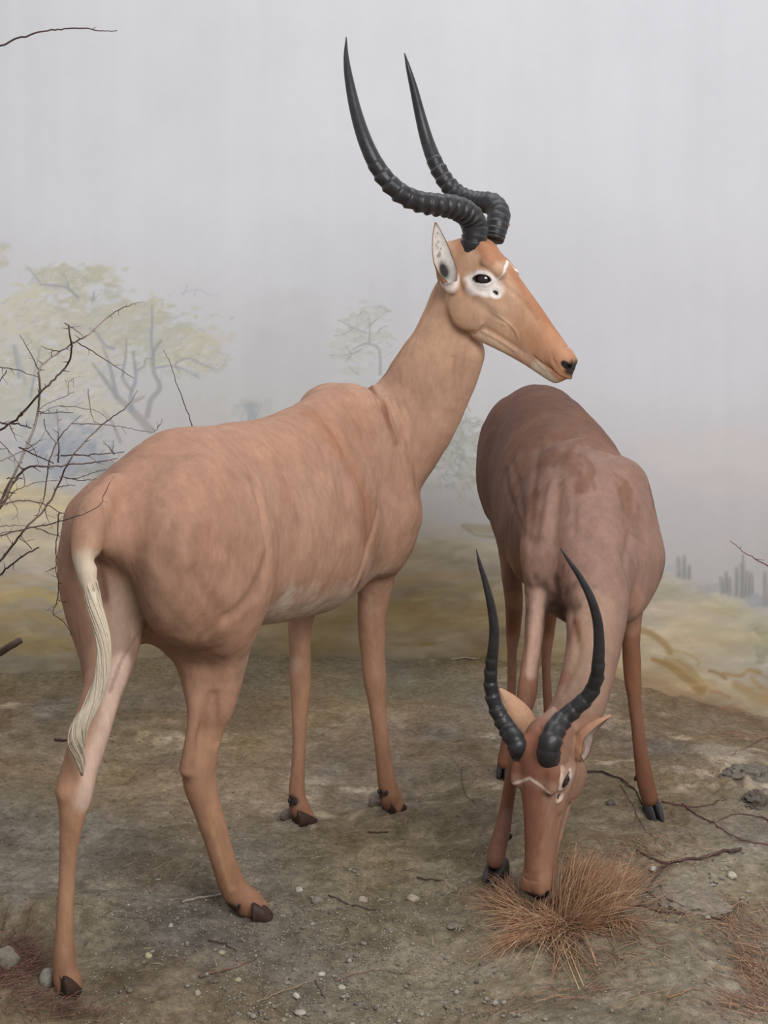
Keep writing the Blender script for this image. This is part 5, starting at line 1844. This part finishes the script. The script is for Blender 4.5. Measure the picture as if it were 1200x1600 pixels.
# ------------------------------------------------------------------ dry grass
def blade_strip(p0, p1, p2, w, mb, col, zoff=0):
    """a bent blade: three quads in a fold"""
    p0, p1, p2 = map(np.asarray, (p0, p1, p2))
    ts = (0, .35, .7, 1)
    pts = [p0 * (1 - t) ** 2 + 2 * p1 * t * (1 - t) + p2 * t * t for t in ts]
    d = unit(p2 - p0)
    s_ = np.cross(d, [0, 0, 1])
    s_ = unit(s_) if np.linalg.norm(s_) > 1e-6 else np.array([1.0, 0, 0])
    u_ = np.cross(s_, d)
    V, Fc = [], []
    for t, p in zip(ts, pts):
        ww = w * (1 - .85 * t) * .5
        V += [p - s_ * ww, p + u_ * ww * .7, p + s_ * ww, p - u_ * ww * .5]
    for i in range(3):
        for k in range(4):
            Fc.append((i * 4 + k, i * 4 + (k + 1) % 4, (i + 1) * 4 + (k + 1) % 4, (i + 1) * 4 + k))
    mb.add(V, Fc, col)


def grass_tuft():
    r = np.random.default_rng(21)
    c = on_ground(880, 1436)
    mb = MB()
    cols = [(.44, .26, .15), (.36, .19, .11), (.52, .36, .21), (.27, .13, .08), (.40, .23, .14), (.62, .47, .30), (.19, .09, .06)]
    def gcol(): return np.array(cols[r.choice(7, p=[.22, .22, .14, .14, .14, .07, .07])]) * r.uniform(.8, 1.12)
    for k in range(2300):
        a = r.uniform(0, 2 * math.pi)
        rad = abs(r.normal(0, .026))
        b = c[:2] + np.array([math.cos(a) * rad * 1.5, math.sin(a) * rad])
        lean = r.uniform(.15, 1) ** .7
        aa = a + r.normal(0, .85)
        L = r.uniform(.045, .135) * (1 + .25 * (math.cos(aa) > 0.2))
        dirx, diry = math.cos(aa), math.sin(aa)
        # the clump leans to the animal's left and stands highest behind the muzzle
        h_ = L * (1 - lean * .85) + .006
        rch = L * lean * 1.05
        if dirx > 0 and diry > -.3: h_ *= 1.25
        if dirx < .15 or diry < -.5: h_ *= .36
        e = np.array([b[0] + dirx * rch, b[1] + diry * rch * .9, 0])
        e[2] = gz1(e[0], e[1]) + max(.004, h_ * (1 - lean * .45))
        m = np.array([b[0] + dirx * rch * .45 + r.normal(0, .012), b[1] + diry * rch * .4 + r.normal(0, .012), gz1(*b) + h_ * r.uniform(.7, 1.2)])
        p0 = np.array([b[0], b[1], gz1(*b) - .004])
        blade_strip(p0, m, e, r.uniform(.0013, .0026), mb, gcol())
    # a second, denser bunch reaching up
    for (u0, v0, u1, v1, n, sp) in ((900, 1410, 935, 1335, 240, 22), (930, 1420, 975, 1350, 180, 22), (905, 1405, 902, 1325, 16, 6), (880, 1405, 900, 1322, 14, 6), (800, 1410, 775, 1375, 60, 14),
                                    (830, 1430, 745, 1395, 110, 20), (840, 1440, 770, 1470, 110, 18), (870, 1450, 890, 1520, 60, 30), (930, 1440, 1000, 1400, 110, 22), (950, 1440, 990, 1480, 80, 24)):
        for k in range(n):
            p0 = on_ground(u0 + r.normal(0, sp * .7), v0 + r.normal(0, 7))
            p0[2] = gz1(p0[0], p0[1]) - .003
            if v1 < 1372:
                e = at(u1 + r.normal(0, sp), v1 + r.normal(8, 9), p0[1] + r.normal(.02, .02))
                e[2] = max(e[2], gz1(e[0], e[1]) + .01)
            else:
                e = on_ground(u1 + r.normal(0, sp), v1 + r.normal(0, 12))
                e[2] = gz1(e[0], e[1]) + r.uniform(.004, .022)
            m = (p0 + e) / 2 + np.array([r.normal(0, .008), r.normal(0, .008), r.uniform(.008, .03)])
            blade_strip(p0, m, e, r.uniform(.0014, .0026), mb, gcol())
    for pts in (((757, 1362), (790, 1385), (812, 1412)), ((895, 1330), (893, 1370), (880, 1405)), ((905, 1328), (903, 1365), (893, 1402)), ((747, 1422), (790, 1425), (830, 1440)), ((757, 1402), (800, 1408), (860, 1422)),
                ((905, 1450), (925, 1490), (932, 1512)), ((880, 1455), (890, 1495), (912, 1540)), ((868, 1440), (880, 1490), (905, 1545))):
        P3 = []
        for i, (u, v) in enumerate(pts):
            if i == 0 and v < 1400: P3.append(at(u, v, 2.80))
            else:
                p = on_ground(u, v)
                p[2] = gz1(p[0], p[1]) + .012
                P3.append(p)
        blade_strip(P3[2], P3[1], P3[0], .0026, mb, (.56, .39, .23))
    o = mb.build('grass_tuft', M_grass)
    tag(o, 'spreading tuft of dry rust and straw grass under the feeding muzzle', 'grass', kind='stuff')


def litter(name, zones, label, seed, cols, length=(.02, .07)):
    r = np.random.default_rng(seed)
    mb = MB()
    for (u, v, su, sv, n, ang, spread) in zones:
        for k in range(n):
            p = on_ground(u + r.normal(0, su), v + r.normal(0, sv))
            if p[1] > wall_Y(p[0]) - .12: continue
            L = r.uniform(*length)
            a = ang + r.normal(0, spread)
            e = p + np.array([math.cos(a), math.sin(a), 0]) * L
            p[2] = gz1(p[0], p[1]) + .004
            e[2] = gz1(e[0], e[1]) + r.uniform(.003, .012)
            m = (p + e) / 2 + np.array([r.normal(0, .004), r.normal(0, .004), r.uniform(.002, .008)])
            blade_strip(p, m, e, r.uniform(.0011, .0020), mb, np.array(cols[r.integers(len(cols))]) * r.uniform(.7, 1.1))
    o = mb.build(name, M_grass)
    tag(o, label, 'litter', kind='stuff')


grass_tuft()
LC = [(.36, .20, .12), (.46, .30, .18), (.26, .13, .09), (.40, .25, .17), (.20, .11, .09)]
litter('grass_litter', [(1010, 1350, 60, 22, 190, 2.6, .9), (960, 1370, 40, 26, 120, 2.2, .9), (1060, 1440, 70, 16, 150, .2, .7), (1170, 1470, 26, 22, 170, 2.3, .6), (1190, 1540, 16, 30, 150, 1.9, .6),
                        (960, 1500, 50, 22, 120, 2.6, .7), (880, 1545, 50, 12, 60, .2, .8), (1140, 1500, 26, 40, 50, 1.9, .5), (1165, 1580, 24, 14, 90, 2.7, .3), (760, 1570, 40, 12, 26, .5, .7), (1000, 1570, 60, 14, 24, .4, .7), (800, 1480, 40, 20, 30, 1, 1)],
       'fallen dry blades strewn from the grass tuft to the case edge', 31, LC)
litter('needle_litter', [(20, 1510, 26, 16, 260, .5, .8), (25, 1550, 30, 22, 200, .6, .8), (70, 1580, 40, 12, 110, .5, .9), (110, 1590, 50, 10, 40, .4, .9)], 'reddish dead needles heaped beside the nearest hind hoof', 32, [(.19, .095, .07), (.27, .155, .11), (.14, .075, .058)])
litter('straw_bits', [(280, 1370, 60, 14, 40, .3, .6), (120, 1330, 60, 20, 30, .3, .8), (700, 1320, 60, 24, 60, .4, .9), (450, 1350, 80, 30, 50, .4, .9), (560, 1470, 120, 40, 60, .5, 1.0), (640, 1150, 120, 50, 70, .2, .7),
                      (300, 1150, 160, 60, 80, .3, .7), (1100, 1180, 60, 20, 50, .3, .5), (470, 1060, 100, 24, 40, .2, .6), (200, 1480, 80, 40, 40, .4, .8), (720, 1400, 40, 30, 50, .9, .9)],
       'scattered short straw bits over the open trodden soil', 33, [(.36, .29, .20), (.44, .37, .27), (.24, .17, .12)], (.012, .04))


# ------------------------------------------------------------------ stones
def pebble_mesh(seed, sub=2):
    r = np.random.default_rng(seed)
    bm = bmesh.new()
    bmesh.ops.create_icosphere(bm, subdivisions=sub, radius=1)
    V = np.array([v.co[:] for v in bm.verts])
    Fc = [tuple(v.index for v in f.verts) for f in bm.faces]
    bm.free()
    off = r.uniform(0, 50, 3)
    V = V * (1 + (fbm(*(V * 1.1 + off).T, octaves=3) - .5)[:, None] * .75)
    V[:, 2] = np.where(V[:, 2] < -.35, -.35 + (V[:, 2] + .35) * .3, V[:, 2])
    return V, Fc


def stone(u, v, w, h, col, label, name='stone', cat='stone', seed=0, sub=3, sink=.25, depth=None, rough=0.0, mat=None):
    p = on_ground(u, v)
    p = on_ground(u, v, gz1(p[0], p[1]))
    V, Fc = pebble_mesh(seed, sub)
    rx = px(w * .5, p[1])
    ry = depth if depth else rx * .8
    rz = px(h * .5, p[1])
    if rough:
        V = V * (1 + (fbm(*(V * 4.5 + seed).T, octaves=4) - .5)[:, None] * rough * 2)
    V = V * np.array([rx, ry, rz])
    n = fbm(*(V * 90 + seed).T, octaves=3)
    cc = np.array(col)[None] * (0.8 + .4 * n[:, None])
    o = mesh_obj(name, V, Fc, mat or M_stone, None, cc)
    o.location = (p[0], p[1], gz1(p[0], p[1]) + rz * (1 - sink) * .55)
    o.rotation_euler = (0, 0, seed * .7)
    return tag(o, label, cat)


stone(1075, 1398, 136, 26, (.25, .21, .165), 'broad pale flat stone with twigs and stick round it', seed=3, sub=5, sink=1.1, depth=.058, rough=.28, mat=M_soil)
stone(8, 1478, 40, 44, (.20, .175, .14), 'rough grey rock at the case edge above the red needles', seed=5, sub=4, sink=.3)
stone(76, 1537, 34, 38, (.25, .24, .20), 'small pale rock touching the nearest hind hoof', seed=6, sub=3, sink=.3)
stone(589, 1257, 30, 28, (.23, .19, .16), 'brown rounded stone against the pale impala\'s forward forefoot', seed=8, sub=3, sink=.3)
stone(449, 1278, 24, 24, (.20, .165, .14), 'dull stone behind the pale impala\'s rear forefoot', seed=9, sub=3, sink=.4)
stone(954, 1256, 18, 12, (.13, .12, .10), 'dark pebble by the dark curved root', seed=10, sub=2)
stone(644, 1405, 26, 15, (.34, .29, .23), 'tan smooth pebble alone in the middle of the gravel', seed=12)
stone(566, 1407, 18, 12, (.33, .28, .23), 'flat pebble touching the dark twig in the gravel', seed=13)
stone(496, 1410, 22, 15, (.21, .19, .165), 'dull grey pebble past the near lifted hoof', seed=14)
stone(708, 1454, 24, 9, (.17, .15, .125), 'thin dark slip of stone before the grass tuft', seed=15)
stone(1144, 1370, 18, 13, (.45, .42, .34), 'whitish pebble beyond the end of the thickest stick', seed=16)
stone(1020, 1366, 13, 10, (.44, .42, .37), 'white pebble in the crook of the thickest stick', seed=17)
stone(468, 1393, 13, 10, (.42, .39, .34), 'whitish pebble above the dull grey pebble', seed=18)
stone(232, 1494, 13, 13, (.42, .39, .24), 'yellowish pebble in front of the near hind legs', seed=19)
stone(267, 1448, 10, 11, (.38, .35, .32), 'pale small pebble between the two near hooves', seed=20)
stone(463, 1557, 13, 11, (.50, .47, .41), 'bright white pebble nearest the glass', seed=21)
stone(534, 1546, 14, 10, (.42, .39, .31), 'cream pebble beside the stubby brown twig', seed=22)
stone(502, 1526, 12, 8, (.46, .44, .40), 'white chip of stone behind the cream pebble', seed=23)
stone(372, 1534, 14, 10, (.33, .31, .22), 'olive pebble under the end of the brown stick', seed=24)
stone(309, 1555, 14, 11, (.33, .30, .25), 'grey pebble nearest the glass below the brown stick', seed=25)
stone(346, 1430 + 60, 14, 9, (.34, .31, .22), 'dull yellow pebble beside the small bent twig', seed=26)
stone(470, 1583, 20, 10, (.36, .32, .27), 'low tan stone half sunk at the lower edge', seed=27)
stone(1170, 1216, 60, 34, (.20, .18, .15), 'broken clod of grey earth standing by the case side', name='earth_clod', cat='clod', seed=30, sub=5, sink=.8, depth=.07, rough=.45, mat=M_soil)
stone(1180, 1252, 44, 26, (.15, .13, .11), 'darker crumbling clod just below the grey earth clod', name='earth_clod', cat='clod', seed=31, sub=5, sink=.8, depth=.045, rough=.5, mat=M_soil)


def pebbles():
    """countable small pebbles that nothing tells apart"""
    r = np.random.default_rng(77)
    kinds = []
    for k in range(6):
        V, Fc = pebble_mesh(100 + k, 1)
        n = fbm(*(V * 2).T, octaves=2)
        tone = [(.23, .20, .165), (.18, .155, .13), (.27, .24, .20), (.21, .185, .14), (.14, .125, .11), (.31, .285, .25)][k]
        o = mesh_obj('pebble', V, Fc, M_stone, None, np.array(tone)[None] * (.8 + .4 * n[:, None]))
        tag(o, 'small rounded pebble lying in the gravel of the trodden soil', 'pebble', 'small pebbles in the gravel')
        kinds.append(o)
    n = 0
    while n < 170:
        z = [(460, 1500, 90, 60), (480, 1380, 90, 40), (350, 1540, 80, 40), (620, 1440, 90, 50), (240, 1480, 60, 40), (560, 1560, 100, 25), (900, 1570, 120, 20), (1130, 1400, 40, 30), (700, 1560, 60, 25)][r.integers(9)]
        u, v = r.normal(z[0], z[2]), r.normal(z[1], z[3])
        if not (10 < u < 1190 and 1250 < v < 1590): continue
        p = on_ground(u, v)
        if any((p[0] - c[0]) ** 2 + (p[1] - c[1]) ** 2 < .045 ** 2 for c in CONTACTS): continue
        s_ = r.uniform(.0026, .0062)
        o = kinds[n] if n < 6 else kinds[r.integers(6)].copy()
        if n >= 6: C.objects.link(o)
        o.scale = (s_ * r.uniform(.9, 1.4), s_ * r.uniform(.7, 1.2), s_ * r.uniform(.5, .9))
        o.rotation_euler = (0, 0, r.uniform(0, 6.28))
        g = gz1(p[0], p[1]) + float(ground_fine(np.array([p[0]]), np.array([p[1]]))[0])
        o.location = (p[0], p[1], g + o.scale[2] * .45)
        n += 1


pebbles()


def gravel():
    r = np.random.default_rng(78)
    protos = [pebble_mesh(200 + k, 0) for k in range(5)]
    P, A = [], []
    n = 30000
    u = r.uniform(-40, 1240, n)
    v = r.uniform(1120, 1640, n)
    dens = fbm(u / 90, v / 60, octaves=3)
    w = np.exp(-(((u - 480) / 260) ** 2 + ((v - 1470) / 130) ** 2)) + .25
    keep = r.random(n) < np.clip(w * (dens * 2.2 - .4), 0, 1)
    u, v = u[keep], v[keep]
    a = (u - 600) / F_PX
    b = (800 - v) / F_PX
    dy = CP + b * SP
    dz = -SP + b * CP
    t = -CAM_Z / dz
    X, Y = a * t, dy * t
    Z = ground_z(X, Y) + ground_fine(X, Y)
    V, Fc, Cc, base = [], [], [], 0
    tones = np.array([(.27, .24, .20), (.20, .175, .15), (.33, .30, .26), (.14, .12, .10), (.24, .20, .155), (.46, .44, .40)])
    for i in range(len(X)):
        pv, pf = protos[i % 5]
        s_ = r.uniform(.0008, .0026)
        q = r.uniform(0, 6.28)
        M = np.array([[math.cos(q), -math.sin(q), 0], [math.sin(q), math.cos(q), 0], [0, 0, .7]])
        V.append(pv @ M.T * s_ + np.array([X[i], Y[i], Z[i] + s_ * .3]))
        Fc += [(f[0] + base, f[1] + base, f[2] + base) for f in pf]
        Cc.append(np.tile(tones[r.choice(6, p=[.32, .26, .12, .16, .13, .01])] * r.uniform(.8, 1.15), (len(pv), 1)))
        base += len(pv)
    o = mesh_obj('gravel', np.vstack(V), np.array(Fc), M_stone, None, np.vstack(Cc), smooth_shade=False)
    tag(o, 'fine loose gravel and grit scattered over the soil', 'gravel', kind='stuff')


gravel()
